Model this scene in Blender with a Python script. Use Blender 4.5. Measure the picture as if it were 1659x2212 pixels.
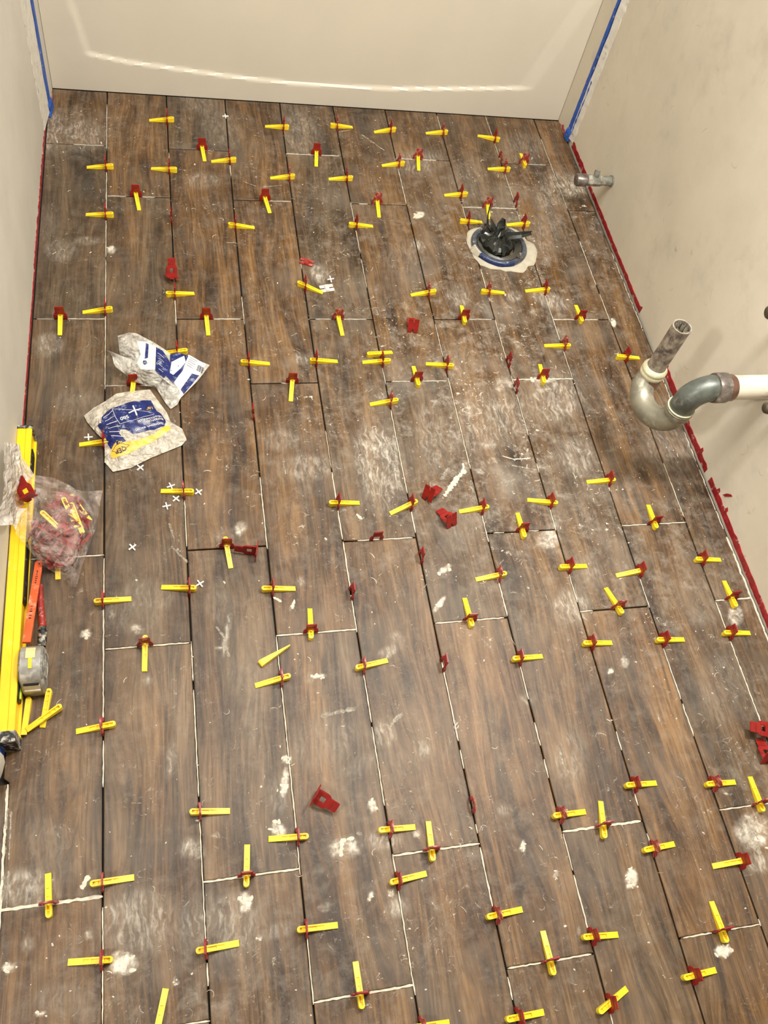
import bpy, bmesh, math, random
import numpy as np
from mathutils import Vector, Matrix, noise, geometry
from math import radians, sin, cos, pi

for _o in list(bpy.data.objects):
    bpy.data.objects.remove(_o)
scn = bpy.context.scene
COL = scn.collection

# ------------------------------------------------------------------ camera
cam_d = bpy.data.cameras.new('camera')
cam = bpy.data.objects.new('camera', cam_d)
COL.objects.link(cam)
cam_d.sensor_fit = 'HORIZONTAL'
cam_d.sensor_width = 36.0
cam_d.lens = 36.0 * 1869.86 / 1659.0
cam_d.clip_start = 0.02
CR = (0.9739, -0.1551, 0.1656)      # right
CF = (0.2217, 0.4963, -0.8394)      # forward
CU = (0.0480, 0.8542, 0.5177)       # up
cam.matrix_world = Matrix(((CR[0], CU[0], -CF[0], 0.3077),
                           (CR[1], CU[1], -CF[1], -2.1557),
                           (CR[2], CU[2], -CF[2], 1.4923),
                           (0, 0, 0, 1)))
scn.camera = cam

# ------------------------------------------------------------------ light and exposure
def area(name, loc, target, sx, sy, power, color):
    d = bpy.data.lights.new(name, 'AREA')
    d.shape = 'RECTANGLE'; d.size = sx; d.size_y = sy
    d.energy = power; d.color = color
    o = bpy.data.objects.new(name, d)
    COL.objects.link(o)
    o.location = loc
    o.rotation_euler = (Vector(target) - Vector(loc)).to_track_quat('-Z', 'Y').to_euler()
    return o
WARM = (1.0, 0.972, 0.915)
area('vanity_light', (1.36, -1.25, 1.80), (0.75, -1.25, 0.0), 0.10, 0.30, 36.0, WARM)
area('hall_light', (-0.95, -2.30, 1.95), (0.9, -1.2, 0.2), 0.22, 0.22, 34.0, WARM)
area('ceiling_light', (0.55, -1.0, 2.36), (0.55, -1.0, 0.0), 0.9, 0.9, 40.0, (1.0, 0.98, 0.935))
world = bpy.data.worlds.new('world')
scn.world = world
world.use_nodes = True
world.node_tree.nodes['Background'].inputs[0].default_value = (1.0, 0.95, 0.88, 1)
world.node_tree.nodes['Background'].inputs[1].default_value = 0.05
scn.view_settings.view_transform = 'Standard'
scn.view_settings.look = 'None'
scn.view_settings.gamma = 1.0
scn.view_settings.use_curve_mapping = False
scn.view_settings.exposure = -0.14

# ------------------------------------------------------------------ measured layout, metres (x from the left wall, y towards the tub)
W = 0.1524            # tile pitch across
TL = 0.5963           # tile length
Y0 = -0.1443          # first end joint of the even rows
OFF = 0.3623          # stagger of the odd rows, in half lengths
JDX = {1:[-0.000124,0.000922,0.0021,0.000606],2:[-0.000050,0.001312,0.003979,0.00206],3:[0.003654,0.015088,0.018558,0.006282],4:[0.002212,0.013579,0.019564,0.0051],5:[-0.000586,0.003978,0.011427,0.003978],6:[-0.0001,0.006453,0.01425,0.002928],7:[-0.001252,0.001423,0.009789,0.005254],8:[-0.004032,-0.007395,0.002145,0.004082],9:[-0.000128,0.003701,0.00358]}
LONG = [(2,-0.0335,1.9,46.8),(1,-0.2333,0.9,47.3),(2,-0.235,-7.6,45.7),(3,-0.1886,4.4,48.0),(1,-0.4093,-3.6,46.7),(3,-0.4363,178.3,47.2),(4,-0.0399,-5.1,48.4),(5,-0.0228,-176.4,45.7),(6,-0.0293,9.3,47.8),(7,-0.0278,2.7,50.0),(6,-0.1753,6.3,45.6),(4,-0.2456,4.1,50.3),(5,-0.2433,0.9,48.3),(7,-0.2915,1.4,44.5),(5,-0.4232,-178.1,46.5),(7,-0.3976,-175.8,41.7),(8,-0.0448,-19.4,48.4),(8,-0.1786,-4.1,48.0),(8,-0.4026,0.2,44.9),(7,-0.6538,-179.1,45.3),(8,-0.6456,0.5,51.2),(2,-0.6691,-172.3,44.5),(1,-0.7196,4.6,48.5),(2,-0.8434,2.3,43.0),(3,-0.8762,179.5,47.3),(1,-1.0811,1.9,48.8),(4,-0.6391,155.6,46.4),(4,-0.8729,-178.7,51.1),(5,-0.8763,-1.5,45.0),(6,-0.8911,-12.0,47.3),(5,-0.9927,4.8,45.9),(6,-0.658,6.6,45.0),(8,-0.8332,-6.0,47.0),(9,-0.8698,179.8,41.0),(8,-1.225,-1.8,49.3),(7,-1.2738,-14.6,47.7),(2,-1.2074,-8.2,45.4),(1,-1.4355,-176.6,48.7),(2,-1.4209,-9.1,50.3),(4,-1.2508,-179.0,46.8),(5,-1.2619,20.4,48.7),(6,-1.2798,3.4,48.9),(3,-1.4336,178.8,45.4),(3,-1.6126,9.1,47.2),(4,-1.6037,-169.3,49.5),(6,-1.4376,4.9,47.7),(7,-1.4293,-178.3,43.6),(8,-1.4503,4.6,51.5),(9,-1.4334,178.4,47.8),(7,-1.598,178.5,46.3),(8,-1.6045,178.4,50.1),(9,-1.6025,177.5,49.4),(6,-1.6157,-177.8,49.2),(1,-1.6679,4.3,43.6),(2,-1.8265,175.7,49.0),(1,-1.914,-178.0,47.2),(2,-2.0292,-177.7,49.2),(3,-1.8854,-4.5,46.3),(4,-1.8925,178.9,45.9),(4,-1.9731,-174.2,51.3),(3,-2.0227,178.8,50.2),(6,-1.9064,-179.2,50.7),(7,-1.872,178.6,46.9),(8,-1.8883,178.6,49.3),(7,-1.9812,-176.7,44.5),(8,-2.0224,1.0,52.2),(5,-2.0457,-176.8,47.8),(6,-2.0992,175.9,48.2),(7,-2.179,-177.7,46.5),(6,-2.1953,-157.5,40.7),(5,-2.1907,-179.7,44.7),(4,-2.1795,177.9,45.8),(1,-2.0219,-5.4,48.9)]
CROSS = [(1,1,0.2229,-0.3344,97.4,51.6),(2,0,0.3921,-0.1443,95.0,47.4),(4,0,0.6937,-0.1443,83.1,50.6),(6,0,0.9771,-0.1443,83.0,50.0),(3,1,0.5395,-0.3344,99.5,48.4),(5,1,0.832,-0.3344,87.5,52.8),(7,1,1.1374,-0.3344,83.1,47.0),(8,0,1.2894,-0.1443,-93.5,44.1),(0,2,0.0587,-0.7406,89.4,49.5),(2,2,0.3718,-0.7406,91.9,51.3),(1,3,0.2105,-0.9307,83.0,47.0),(4,2,0.6751,-0.7406,94.3,53.2),(3,3,0.5477,-0.9307,80.9,53.1),(5,3,0.8322,-0.9307,-90.2,42.9),(6,2,0.9846,-0.7406,-95.4,44.1),(8,2,1.2903,-0.7406,-93.7,47.7),(7,3,1.1397,-0.9307,-97.2,44.7),(2,4,0.3793,-1.3368,96.0,45.9),(1,5,0.2239,-1.5269,87.3,48.5),(0,4,0.0711,-1.3368,91.4,46.6),(3,5,0.5209,-1.5269,-95.0,49.0),(5,5,0.8315,-1.5269,-89.8,47.3),(6,4,0.9866,-1.3368,-92.1,44.4),(8,4,1.2904,-1.3368,-94.7,47.9),(7,5,1.1448,-1.5269,-77.2,48.1),(9,5,1.4041,-1.5269,-91.5,43.1),(0,6,0.0762,-1.9331,-85.9,43.7),(2,6,0.372,-1.9331,-95.8,47.4),(4,6,0.6769,-1.9331,-95.0,46.4),(6,6,0.9877,-1.9331,-103.4,43.0),(8,6,1.2985,-1.9331,-94.0,50.1),(5,7,0.8375,-2.1232,-91.0,44.3),(7,7,1.1466,-2.1232,-90.5,46.5),(1,7,0.2303,-2.1232,-104.5,52.6),(3,7,0.5281,-2.1232,-90.0,45.0)]
EMPTY = [(2,-0.4147),(8,-0.1284),(8,-0.3165),(3,-1.0179),(7,-0.8814),(7,-0.9595),(5,-1.3844),(4,-1.4526),(5,-1.6123),(5,-1.8697)]
MJ = {1:[(-0.1543,0.0269),(-0.3968,-0.244),(-0.5469,-0.4131),(-0.9391,-0.5545),(-1.4386,-1.343),(-1.6589,-1.4432),(-1.7673,-1.6907),(-2.104,-1.9489)],2:[(-0.1988,-0.1621),(-0.7563,-0.5509),(-1.3281,-1.2231),(-1.5992,-1.5244),(-1.8001,-1.6163),(-2.0283,-1.8298),(-2.0783,-2.0473)],3:[(-0.2439,-0.189),(-0.7563,-0.6693),(-1.3432,-1.1753),(-1.5964,-1.5286),(-1.8782,-1.6227),(-1.9427,-1.8928),(-2.126,-2.011)],4:[(-0.5755,-0.5437),(-1.1591,-1.063),(-1.3319,-1.1707),(-1.445,-1.3372),(-1.5323,-1.455),(-1.7067,-1.6016),(-1.852,-1.7151),(-1.9632,-1.9307),(-2.1374,-1.9844)],5:[(-0.5156,-0.3288),(-0.6355,-0.5401),(-0.9385,-0.8773),(-1.2301,-1.0109),(-1.3253,-1.2473),(-1.7565,-1.6064),(-1.8063,-1.7733),(-1.9165,-1.9012),(-2.0332,-1.9391),(-2.1669,-2.1347)],6:[(-0.329,-0.16),(-0.8581,-0.7562),(-1.1749,-0.9209),(-1.3566,-1.2783),(-1.5236,-1.4316),(-1.6939,-1.6204),(-1.7815,-1.7383),(-1.84,-1.8068),(-1.9961,-1.9356),(-2.0998,-2.0035),(-2.2317,-2.2095)],7:[(-0.0284,0.0562),(-0.3944,-0.3219),(-0.6791,-0.5662),(-0.8741,-0.741),(-1.0913,-0.9166),(-1.1916,-1.167),(-1.3384,-1.281),(-1.5055,-1.432),(-1.8069,-1.772),(-1.907,-1.8743),(-1.9858,-1.9548)],8:[(-0.1304,0.0691),(-0.3336,-0.1803),(-0.3976,-0.3428),(-0.5293,-0.46),(-0.8094,-0.6457),(-0.9334,-0.8318),(-1.2475,-1.2232),(-1.53,-1.4536),(-1.7245,-1.6142),(-1.7972,-1.7337),(-2.1259,-2.115)],9:[(-0.3269,-0.0266),(-0.6191,-0.4553),(-0.7483,-0.6521),(-1.3217,-1.1801),(-1.5971,-1.5294),(-1.7951,-1.6175)]}
ME = [(0,0,[(0.45,0.95,2)]),(0,2,[(0.05,0.3,1.5),(0.45,1,2)]),(0,4,[(0.05,1,3)]),(0,6,[(0,1,6)]),(1,1,[(0.02,0.3,2),(0.55,0.75,2)]),(1,3,[(0,0.9,1.5)]),(1,5,[(0.02,0.98,3.2)]),(1,7,[(0.2,1,3)]),(2,2,[(0.55,0.95,3)]),(2,0,[(0.55,0.7,2)]),(2,6,[(0,1,4)]),(3,1,[(0.55,0.98,2)]),(3,3,[(0.45,0.7,2)]),(3,5,[(0,1,3.4)]),(3,7,[(0,1,4)]),(4,0,[(0,0.95,2.5)]),(4,2,[(0.1,0.35,1.5),(0.5,0.9,2.2)]),(4,4,[(0.2,0.95,3)]),(4,6,[(0,1,4)]),(5,1,[(0.15,0.3,3)]),(5,3,[(0.1,0.98,2.6)]),(5,5,[(0.02,0.95,3)]),(5,7,[(0.02,0.96,3.4)]),(6,0,[(0.0,0.75,2.5)]),(6,2,[(0.5,0.95,2)]),(6,4,[(0.1,0.25,2),(0.6,0.75,2)]),(6,6,[(0,0.97,5)]),(7,1,[(0.0,1,3)]),(7,3,[(0.0,1,4)]),(7,5,[(0.0,0.18,3)]),(7,7,[(0.05,0.4,3),(0.6,1,2.5)]),(8,0,[(0.4,0.9,1.5)]),(8,2,[(0,0.8,3)]),(8,4,[(0,1,2.5)]),(8,6,[(0,1,3)]),(9,5,[(0.0,1,4)])]
SMEAR_AND_GLOW = [[0.7117,-1.1518,16.85,-0.63,0.96,-8.02,0.55],[0.5576,-1.1569,13.6,-0.54,1.5,-25.06,0.42],[0.5116,-1.084,22.6,-2.2,-1.21,-33.44,0.4],[1.3399,-0.2714,15.98,-10.74,-6.91,-7.23,0.4],[1.4005,-0.2294,13.49,-7.22,-7.32,-13.87,0.55],[1.1523,-0.3732,12.57,-2.91,1.11,-27.8,0.3],[1.1639,-1.1524,17.71,-5.09,-0.74,-17.87,0.45],[0.7937,-0.9053,36.54,-6.07,-0.54,-36.81,0.4],[0.9875,-1.0369,9.93,-2.27,-0.32,-11.19,0.45],[1.1585,-0.9879,12.19,-3.32,-0.29,-12.45,0.5],[1.0416,-1.3594,31.94,-8.49,-2.24,-36.31,0.6],[1.0499,-1.5146,20.23,-13.34,-9.34,-18.53,0.5],[1.1086,-1.4351,24.55,6.15,9.58,-21.24,0.35],[-0.0006,-0.0918,16.21,0.6,0.78,-9.99,0.5],[0.0951,-0.103,17.55,0.29,1.03,-13.63,0.45],[0.3946,0.0693,13.15,-5.07,-10.54,-11.66,0.3],[0.4494,-0.0564,13.1,6.33,9.4,-7.16,0.3],[0.6615,-0.0597,14.45,3.9,7.23,-8.11,0.35],[0.3675,-1.9717,86.8,-6.53,-7.47,-53.2,0.8],[0.1824,-2.0293,43.07,-0.23,-7.96,-54.3,0.8],[0.33,-1.9997,12.81,-0.78,-2.74,-19.48,0.4],[0.2064,-1.9758,16.2,-0.22,-2.75,-19.69,0.45],[0.5382,-1.9103,31.57,7.63,9.13,-45.19,0.6],[0.6013,-1.9074,25.15,-3.91,-6.85,-54.49,0.55],[0.5904,-1.8495,103.31,-15.5,-10.33,-81.78,0.8],[0.6296,-1.7298,39.95,11.9,11.01,-33.48,0.5],[0.6954,-1.766,48.99,-9.14,-5.16,-46.88,0.5],[0.6457,-1.785,19.86,-3.34,-2.84,-25.03,0.25],[1.2692,-1.9761,23.43,-9.77,-3.47,-28.14,0.65],[1.2606,-2.0301,26.79,-11.19,-6.77,-52.12,0.5],[1.1405,-2.1529,57.78,-22.78,-12.78,-91.12,0.95],[1.0172,-2.0207,76.55,-25.34,-9.16,-67.39,0.95],[1.0134,-2.035,82.71,-27.01,-25.32,-195.81,0.8],[0.9462,-1.0744,11.4,-2.51,-0.44,-13.31,0.4],[0.9305,-0.8865,22.01,-4.48,-0.22,-14.51,0.35],[0.1219,-1.4952,106.48,1.09,-8.69,-102.13,0.8],[0.1652,-1.4581,95.24,0.0,-8.49,-99.01,0.55],[0.2108,-1.492,60.78,-33.21,-54.51,-73.31,0.65],[0.2259,-1.59,90.72,-1.93,-10.62,-106.16,0.5],[0.0443,-1.9077,21.5,0.99,-4.21,-30.77,0.5],[0.0756,-1.8511,22.41,12.61,6.42,-13.87,0.22],[0.9398,-0.3728,52.36,3.94,36.61,-72.44,0.85],[0.9192,-0.4863,35.73,-21.23,-28.14,-31.59,0.55],[1.3802,-0.7515,125.64,-12.11,18.92,-62.06,0.95],[0.6495,-0.5904,32.28,12.62,19.96,-22.5,0.55],[0.5749,-0.8613,39.0,-9.38,-12.51,-50.47,0.5],[0.0359,-0.8162,29.51,1.05,-0.24,-27.48,0.4],[0.0909,-0.9623,21.8,0.51,-0.79,-33.13,0.25],[0.1003,-0.9747,18.19,0.35,-0.61,-23.88,0.2],[0.4093,-1.2932,58.37,-33.83,-30.51,-39.14,0.6],[0.3815,-1.3072,27.35,4.32,15.48,-63.35,0.35],[0.5148,-1.4182,101.24,-11.25,-6.56,-91.86,0.5],[0.4916,-1.4702,179.74,-62.77,-27.1,-69.9,0.7],[0.7794,-1.4881,103.17,-92.7,-26.19,-27.23,0.75],[0.5259,-1.6126,58.31,-12.21,-42.04,-223.76,0.95],[0.5104,-1.6146,84.56,-9.7,-7.62,-81.09,0.4],[0.6582,-1.5787,56.35,-9.3,-7.75,-90.46,0.55],[0.6796,-1.5572,44.37,-7.52,-3.86,-42.82,0.35],[1.4221,-1.0566,13.65,-4.82,-0.43,-14.93,0.3],[1.4082,-1.1298,11.89,-4.22,-0.37,-9.79,0.35],[1.3416,-1.5273,18.5,-7.03,-1.25,-16.05,0.25],[1.3146,-1.7057,16.16,-6.35,-1.17,-11.98,0.25],[1.1265,-1.6401,83.7,-26.4,-6.18,-65.16,0.6],[1.092,-1.656,127.87,-40.29,-12.26,-133.12,0.8],[1.4028,-1.5638,46.12,-18.56,-3.12,-38.58,0.6],[0.5216,-1.7306,13.06,3.04,4.97,-20.21,0.3],[0.5808,-1.7777,19.21,5.98,19.46,-60.17,0.3],[0.4544,-1.7555,104.12,-9.86,-12.06,-104.12,0.9],[0.4467,-1.7939,126.59,-23.68,-7.73,-36.72,0.8],[0.433,-1.8154,43.0,-4.05,-3.12,-26.59,0.35],[0.4281,-1.8672,41.16,-44.28,-61.48,-60.44,0.8],[0.6076,-2.0116,43.44,-7.28,-8.06,-58.53,0.5],[0.5654,-1.9886,205.67,-73.13,-29.71,-100.55,0.8],[0.5997,-1.9897,128.53,-21.03,-25.71,-177.61,0.85],[0.4893,-1.9953,74.56,-8.82,-14.43,-105.82,0.6],[0.4885,-1.9398,93.89,-10.89,-17.69,-142.88,0.5],[0.3848,-2.0238,176.6,-13.8,-22.08,-154.53,0.8],[0.4139,-2.0181,34.39,9.94,13.7,-74.16,0.4],[0.6579,-1.9033,102.99,-18.0,-12.0,-94.99,0.6],[0.2864,-1.8781,54.97,-2.2,-7.22,-56.85,0.5],[0.3005,-1.887,76.42,-3.82,-9.28,-70.96,0.6],[0.2622,-1.734,105.77,-21.73,-7.72,-25.44,0.4],[0.4042,-1.5914,20.1,-1.54,-2.15,-23.09,0.2],[0.3681,-1.5163,146.35,-33.36,-5.33,-17.94,0.55],[0.3581,-1.5427,75.37,-4.25,-12.74,-140.13,0.6],[0.3553,-1.4499,39.19,-2.27,-1.68,-21.32,0.3],[0.2306,-1.4307,20.13,-0.43,-2.05,-26.77,0.35],[0.2056,-1.4568,15.28,-0.17,-1.75,-21.96,0.25],[0.8991,-1.2891,24.4,-5.37,-1.62,-29.76,0.4],[0.8372,-1.0833,23.25,-0.95,1.55,-9.32,0.4],[0.8544,-1.3089,16.49,-3.41,-1.36,-22.71,0.3],[0.8036,-1.4135,46.12,14.96,57.34,-116.54,0.7],[1.1186,-0.4632,12.88,-2.95,0.45,-14.62,0.2],[0.8797,-0.5373,13.72,-2.38,0.36,-15.42,0.3],[0.9104,-1.6938,54.19,-13.65,-7.02,-70.18,0.4],[0.847,-1.8405,19.07,-4.66,-3.62,-31.27,0.15],[0.9609,-1.8122,27.55,-7.77,-1.68,-15.2,0.35],[0.9444,-1.8229,220.4,-96.38,-7.09,-29.06,0.45],[0.8191,-1.8849,58.48,-13.9,-10.07,-79.57,0.4],[0.8997,-2.087,152.41,-44.25,-14.75,-103.24,0.6],[0.8374,-1.9486,169.38,-43.18,-13.28,-94.65,0.9],[0.8829,-1.9992,197.46,-54.07,-14.1,-115.19,0.7],[0.2583,-2.0652,187.29,-9.21,-24.56,-162.73,0.85],[0.0238,-2.0121,88.5,5.21,-17.7,-118.69,0.7],[0.0479,-1.9849,111.83,4.99,-12.98,-89.87,0.5],[0.0955,-2.0646,26.23,0.78,-6.59,-42.75,0.3],[0.1326,-1.9845,125.29,1.96,-23.49,-156.62,0.6],[0.0708,-2.0784,99.64,4.24,-31.8,-214.12,0.8],[-0.0235,-0.436,12.14,0.55,0.41,-10.79,0.2],[0.0511,-0.5266,24.55,0.72,0.72,-26.5,0.35],[0.164,-0.5236,80.0,0.0,2.09,-65.36,0.7],[0.1119,-0.4941,32.04,0.41,2.07,-64.49,0.4],[0.39,-0.2657,21.47,-1.09,1.52,-28.33,0.4],[0.9724,-0.1564,10.67,-1.91,1.11,-17.26,0.4],[1.1053,-0.226,14.82,-3.14,0.59,-10.63,0.3],[1.3068,-0.0735,11.56,-2.9,0.85,-12.26,0.3],[1.2859,-0.4224,18.62,-4.97,0.33,-9.52,0.35],[1.2305,-0.6777,14.98,-8.32,-13.48,-25.96,0.55],[1.1345,-0.6626,40.24,-9.74,0.36,-44.93,0.5],[0.9879,-0.6641,27.69,-5.76,0.24,-21.51,0.45],[1.0429,-0.9441,29.01,-6.91,-0.74,-36.45,0.6],[1.1385,-0.932,21.27,-5.56,-1.53,-89.69,0.7],[1.0557,-0.9854,21.9,-5.32,-0.45,-18.72,0.4]]  # mortar smears; two faint patches by the left wall paint the bag's reflection
STROKE = [([[0.8798,-1.1505],[0.8374,-1.2014]],0.0069,0.6),([[0.8972,-1.1779],[0.8716,-1.2007],[0.8375,-1.2422]],0.0069,0.65),([[0.8958,-1.1597],[0.8914,-1.1956]],0.004,0.9),([[0.3904,-1.3078],[0.4187,-1.2885]],0.0034,0.5),([[0.9896,-1.1453],[1.0143,-1.155],[1.0527,-1.1541]],0.0023,0.8),([[1.0051,-1.1706],[1.061,-1.1853]],0.0023,0.6),([[0.9479,-1.7938],[0.9459,-1.8272],[0.934,-1.8506]],0.0023,0.6),([[1.16,-1.7461],[1.1586,-1.764]],0.0023,0.5),([[1.2991,-1.9838],[1.2632,-1.9793],[1.2697,-2.0196]],0.0057,0.6),([[0.5249,-1.9231],[0.5321,-1.8986],[0.5517,-1.8974]],0.0052,0.8),([[0.5566,-1.8906],[0.5864,-1.9018]],0.0046,0.6),([[0.4983,-1.4899],[0.4932,-1.4723],[0.4983,-1.4563]],0.0029,0.8),([[0.4588,-1.4483],[0.4735,-1.4592]],0.0029,0.8),([[0.6441,-1.2746],[0.6536,-1.2883]],0.0052,0.9),([[0.617,-1.262],[0.6253,-1.2713]],0.0046,0.5),([[0.4578,-1.2564],[0.476,-1.2596]],0.0034,0.8),([[0.7456,-1.0677],[0.7419,-1.1531],[0.7501,-1.2239]],0.0046,0.6),([[0.7539,-1.0804],[0.7461,-1.2005],[0.7601,-1.2244]],0.0034,0.5),([[0.5273,-0.8127],[0.5725,-0.7848],[0.5916,-0.8061]],0.0023,0.35),([[0.0209,-0.7898],[0.0273,-0.8357],[0.0605,-0.8515]],0.0029,0.4),([[0.3406,-1.4863],[0.3598,-1.5156],[0.3693,-1.5616]],0.0034,0.5),([[0.8475,-1.5671],[0.8617,-1.5875]],0.0029,0.6),([[0.6694,-1.6957],[0.64,-1.7183]],0.0046,0.5),([[0.1314,-1.8994],[0.1216,-1.9215]],0.0052,0.7),([[0.0402,-1.8188],[0.0659,-1.7718]],0.0103,0.25),([[0.0083,-1.783],[0.0069,-1.8424],[0.0094,-1.929]],0.0034,0.6),([[0.0143,-1.7801],[0.0153,-1.9298]],0.0023,0.5),([[0.4592,-1.7075],[0.5272,-1.6854],[0.5867,-1.6787]],0.0057,0.35),([[0.4727,-1.7334],[0.5409,-1.7078],[0.6003,-1.7014]],0.0046,0.3),([[0.2754,-1.3262],[0.3041,-1.3633]],0.0034,0.5),([[0.2727,-1.2746],[0.288,-1.3371]],0.0029,0.45),([[0.4839,-0.2605],[0.5293,-0.2849],[0.5901,-0.2728]],0.0023,0.5),([[0.7098,0.0253],[0.7668,-0.0416],[0.8079,-0.0283]],0.0029,0.4),([[0.8316,-0.0467],[0.8874,-0.1128]],0.0029,0.35),([[1.0373,-1.4139],[1.0147,-1.4602]],0.0029,0.3)]
B1 = [[0.1123,-1.0133,0.006],[0.1312,-0.9948,0.008],[0.1544,-0.9795,0.01],[0.1762,-0.9618,0.012],[0.2084,-0.9574,0.014],[0.2439,-0.9505,0.01],[0.2652,-0.9927,0.012],[0.2765,-1.0128,0.012],[0.2841,-1.0376,0.01],[0.3062,-1.0526,0.006],[0.3144,-1.0792,0.004],[0.3038,-1.0936,0.004],[0.2417,-1.1223,0.004],[0.2025,-1.145,0.004],[0.1688,-1.1526,0.004],[0.1528,-1.1288,0.004],[0.153,-1.0804,0.008],[0.1381,-1.0596,0.006],[0.1182,-1.0287,0.005]]
B1C = [[0.1696,-1.013,0.03],[0.2025,-0.9987,0.03],[0.2357,-0.9898,0.026],[0.1862,-1.0485,0.034],[0.2271,-1.0348,0.034],[0.2598,-1.0413,0.03],[0.2019,-1.0774,0.03],[0.2426,-1.0668,0.028],[0.1725,-1.063,0.026],[0.1817,-1.0998,0.022],[0.2251,-1.0944,0.018],[0.2636,-1.0679,0.02],[0.2492,-1.0958,0.01],[0.2913,-1.0743,0.01],[0.2,-1.1254,0.011],[0.1712,-1.1249,0.012],[0.1445,-1.0339,0.022],[0.2187,-0.9736,0.02]]
P1 = {'blue':[[0.1483,-1.0279],[0.158,-1.0154],[0.1743,-1.0073],[0.2074,-0.994],[0.2459,-0.9873],[0.2522,-1.005],[0.257,-1.016],[0.266,-1.0227],[0.2747,-1.0402],[0.271,-1.0529],[0.2509,-1.066],[0.2082,-1.0761],[0.1953,-1.0673],[0.1856,-1.0649],[0.1823,-1.0732],[0.1951,-1.0902],[0.1743,-1.0997],[0.1655,-1.1034],[0.1599,-1.091],[0.155,-1.0743],[0.1469,-1.0595],[0.1395,-1.0446],[0.1475,-1.0385]],'yellow':[[0.1662,-1.1032],[0.1775,-1.0872],[0.1944,-1.0919],[0.2106,-1.0904],[0.2502,-1.0752],[0.2791,-1.0485],[0.2838,-1.0594],[0.2632,-1.0798],[0.2169,-1.1072],[0.1942,-1.1186],[0.1798,-1.122],[0.1686,-1.1252],[0.1646,-1.1174]],'cross':[[0.2141,-1.0198],[0.2266,-1.0136],[0.218,-1.0338]],'box':[[0.1704,-1.012],[0.2519,-1.0228],[0.1858,-1.0486]],'frame':[[[0.1696,-1.013],[0.2519,-1.0239]],[[0.1698,-1.0146],[0.1763,-1.0361],[0.1844,-1.0532]],[[0.1845,-1.0537],[0.2254,-1.0412],[0.2521,-1.027]]],'lines':[([[0.27,-1.0451],[0.2136,-1.0666]],'TRADITIONAL SPACERS'),([[0.2683,-1.0351],[0.2316,-1.0479]],'ENTRETOISES'),([[0.2661,-1.028],[0.2186,-1.0479]],'TRADITIONNELLES'),([[0.1998,-1.0319],[0.1838,-1.0389]],'500'),([[0.2475,-1.0059],[0.2354,-1.01]],'1/8"'),([[0.1945,-1.1016],[0.1728,-1.1089]],'QEP')],'diamond':[[0.168,-1.1088],[0.1792,-1.0938],[0.2018,-1.0988],[0.1848,-1.1155]],'bars':[[[0.1515,-1.0302],[0.1694,-1.0179]],[[0.1545,-1.0391],[0.175,-1.0313]],[[0.1575,-1.0481],[0.1805,-1.0446]],[[0.1604,-1.057],[0.1859,-1.0578]],[[0.1633,-1.0659],[0.1914,-1.071]],[[0.1662,-1.0747],[0.1968,-1.084]]]}
B2A = [[0.1833,-0.8457,0.06],[0.2057,-0.829,0.052],[0.2207,-0.825,0.045],[0.2563,-0.8432,0.036],[0.2801,-0.8594,0.03],[0.2918,-0.8731,0.028],[0.3147,-0.8704,0.026],[0.3339,-0.8742,0.022],[0.3715,-0.8856,0.01],[0.3436,-0.9263,0.006],[0.3068,-0.9744,0.01],[0.2898,-0.9489,0.018],[0.2726,-0.9403,0.03],[0.2628,-0.9307,0.035],[0.2372,-0.917,0.03],[0.2269,-0.9089,0.026],[0.2182,-0.8828,0.02],[0.2024,-0.8681,0.014],[0.184,-0.8614,0.02]]
B2AC = [[0.2069,-0.8392,0.024],[0.2382,-0.8549,0.028],[0.2659,-0.8981,0.045],[0.2479,-0.8988,0.03],[0.2856,-0.8953,0.02],[0.3064,-0.9003,0.02],[0.3288,-0.9066,0.016]]
B2B = [[0.1605,-0.8761,0.05],[0.1704,-0.8846,0.04],[0.1733,-0.8998,0.035],[0.1763,-0.9047,0.03],[0.1973,-0.9193,0.02],[0.2154,-0.9328,0.014],[0.2356,-0.9429,0.012],[0.2561,-0.9456,0.012],[0.2725,-0.937,0.026],[0.2628,-0.9307,0.035],[0.238,-0.9297,0.045],[0.2279,-0.925,0.045],[0.2194,-0.9001,0.04],[0.2041,-0.889,0.038],[0.1861,-0.8857,0.045]]
B2BC = [[0.2047,-0.9244,0.05],[0.2291,-0.945,0.042],[0.2506,-0.9463,0.035]]
B2C = [[0.256,-0.9439,0.01],[0.2723,-0.9332,0.02],[0.2907,-0.95,0.018],[0.3062,-0.967,0.012],[0.3068,-0.9744,0.01],[0.2992,-0.9889,0.006],[0.2851,-0.9992,0.004],[0.2769,-0.9868,0.004],[0.2657,-0.9635,0.006]]
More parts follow.
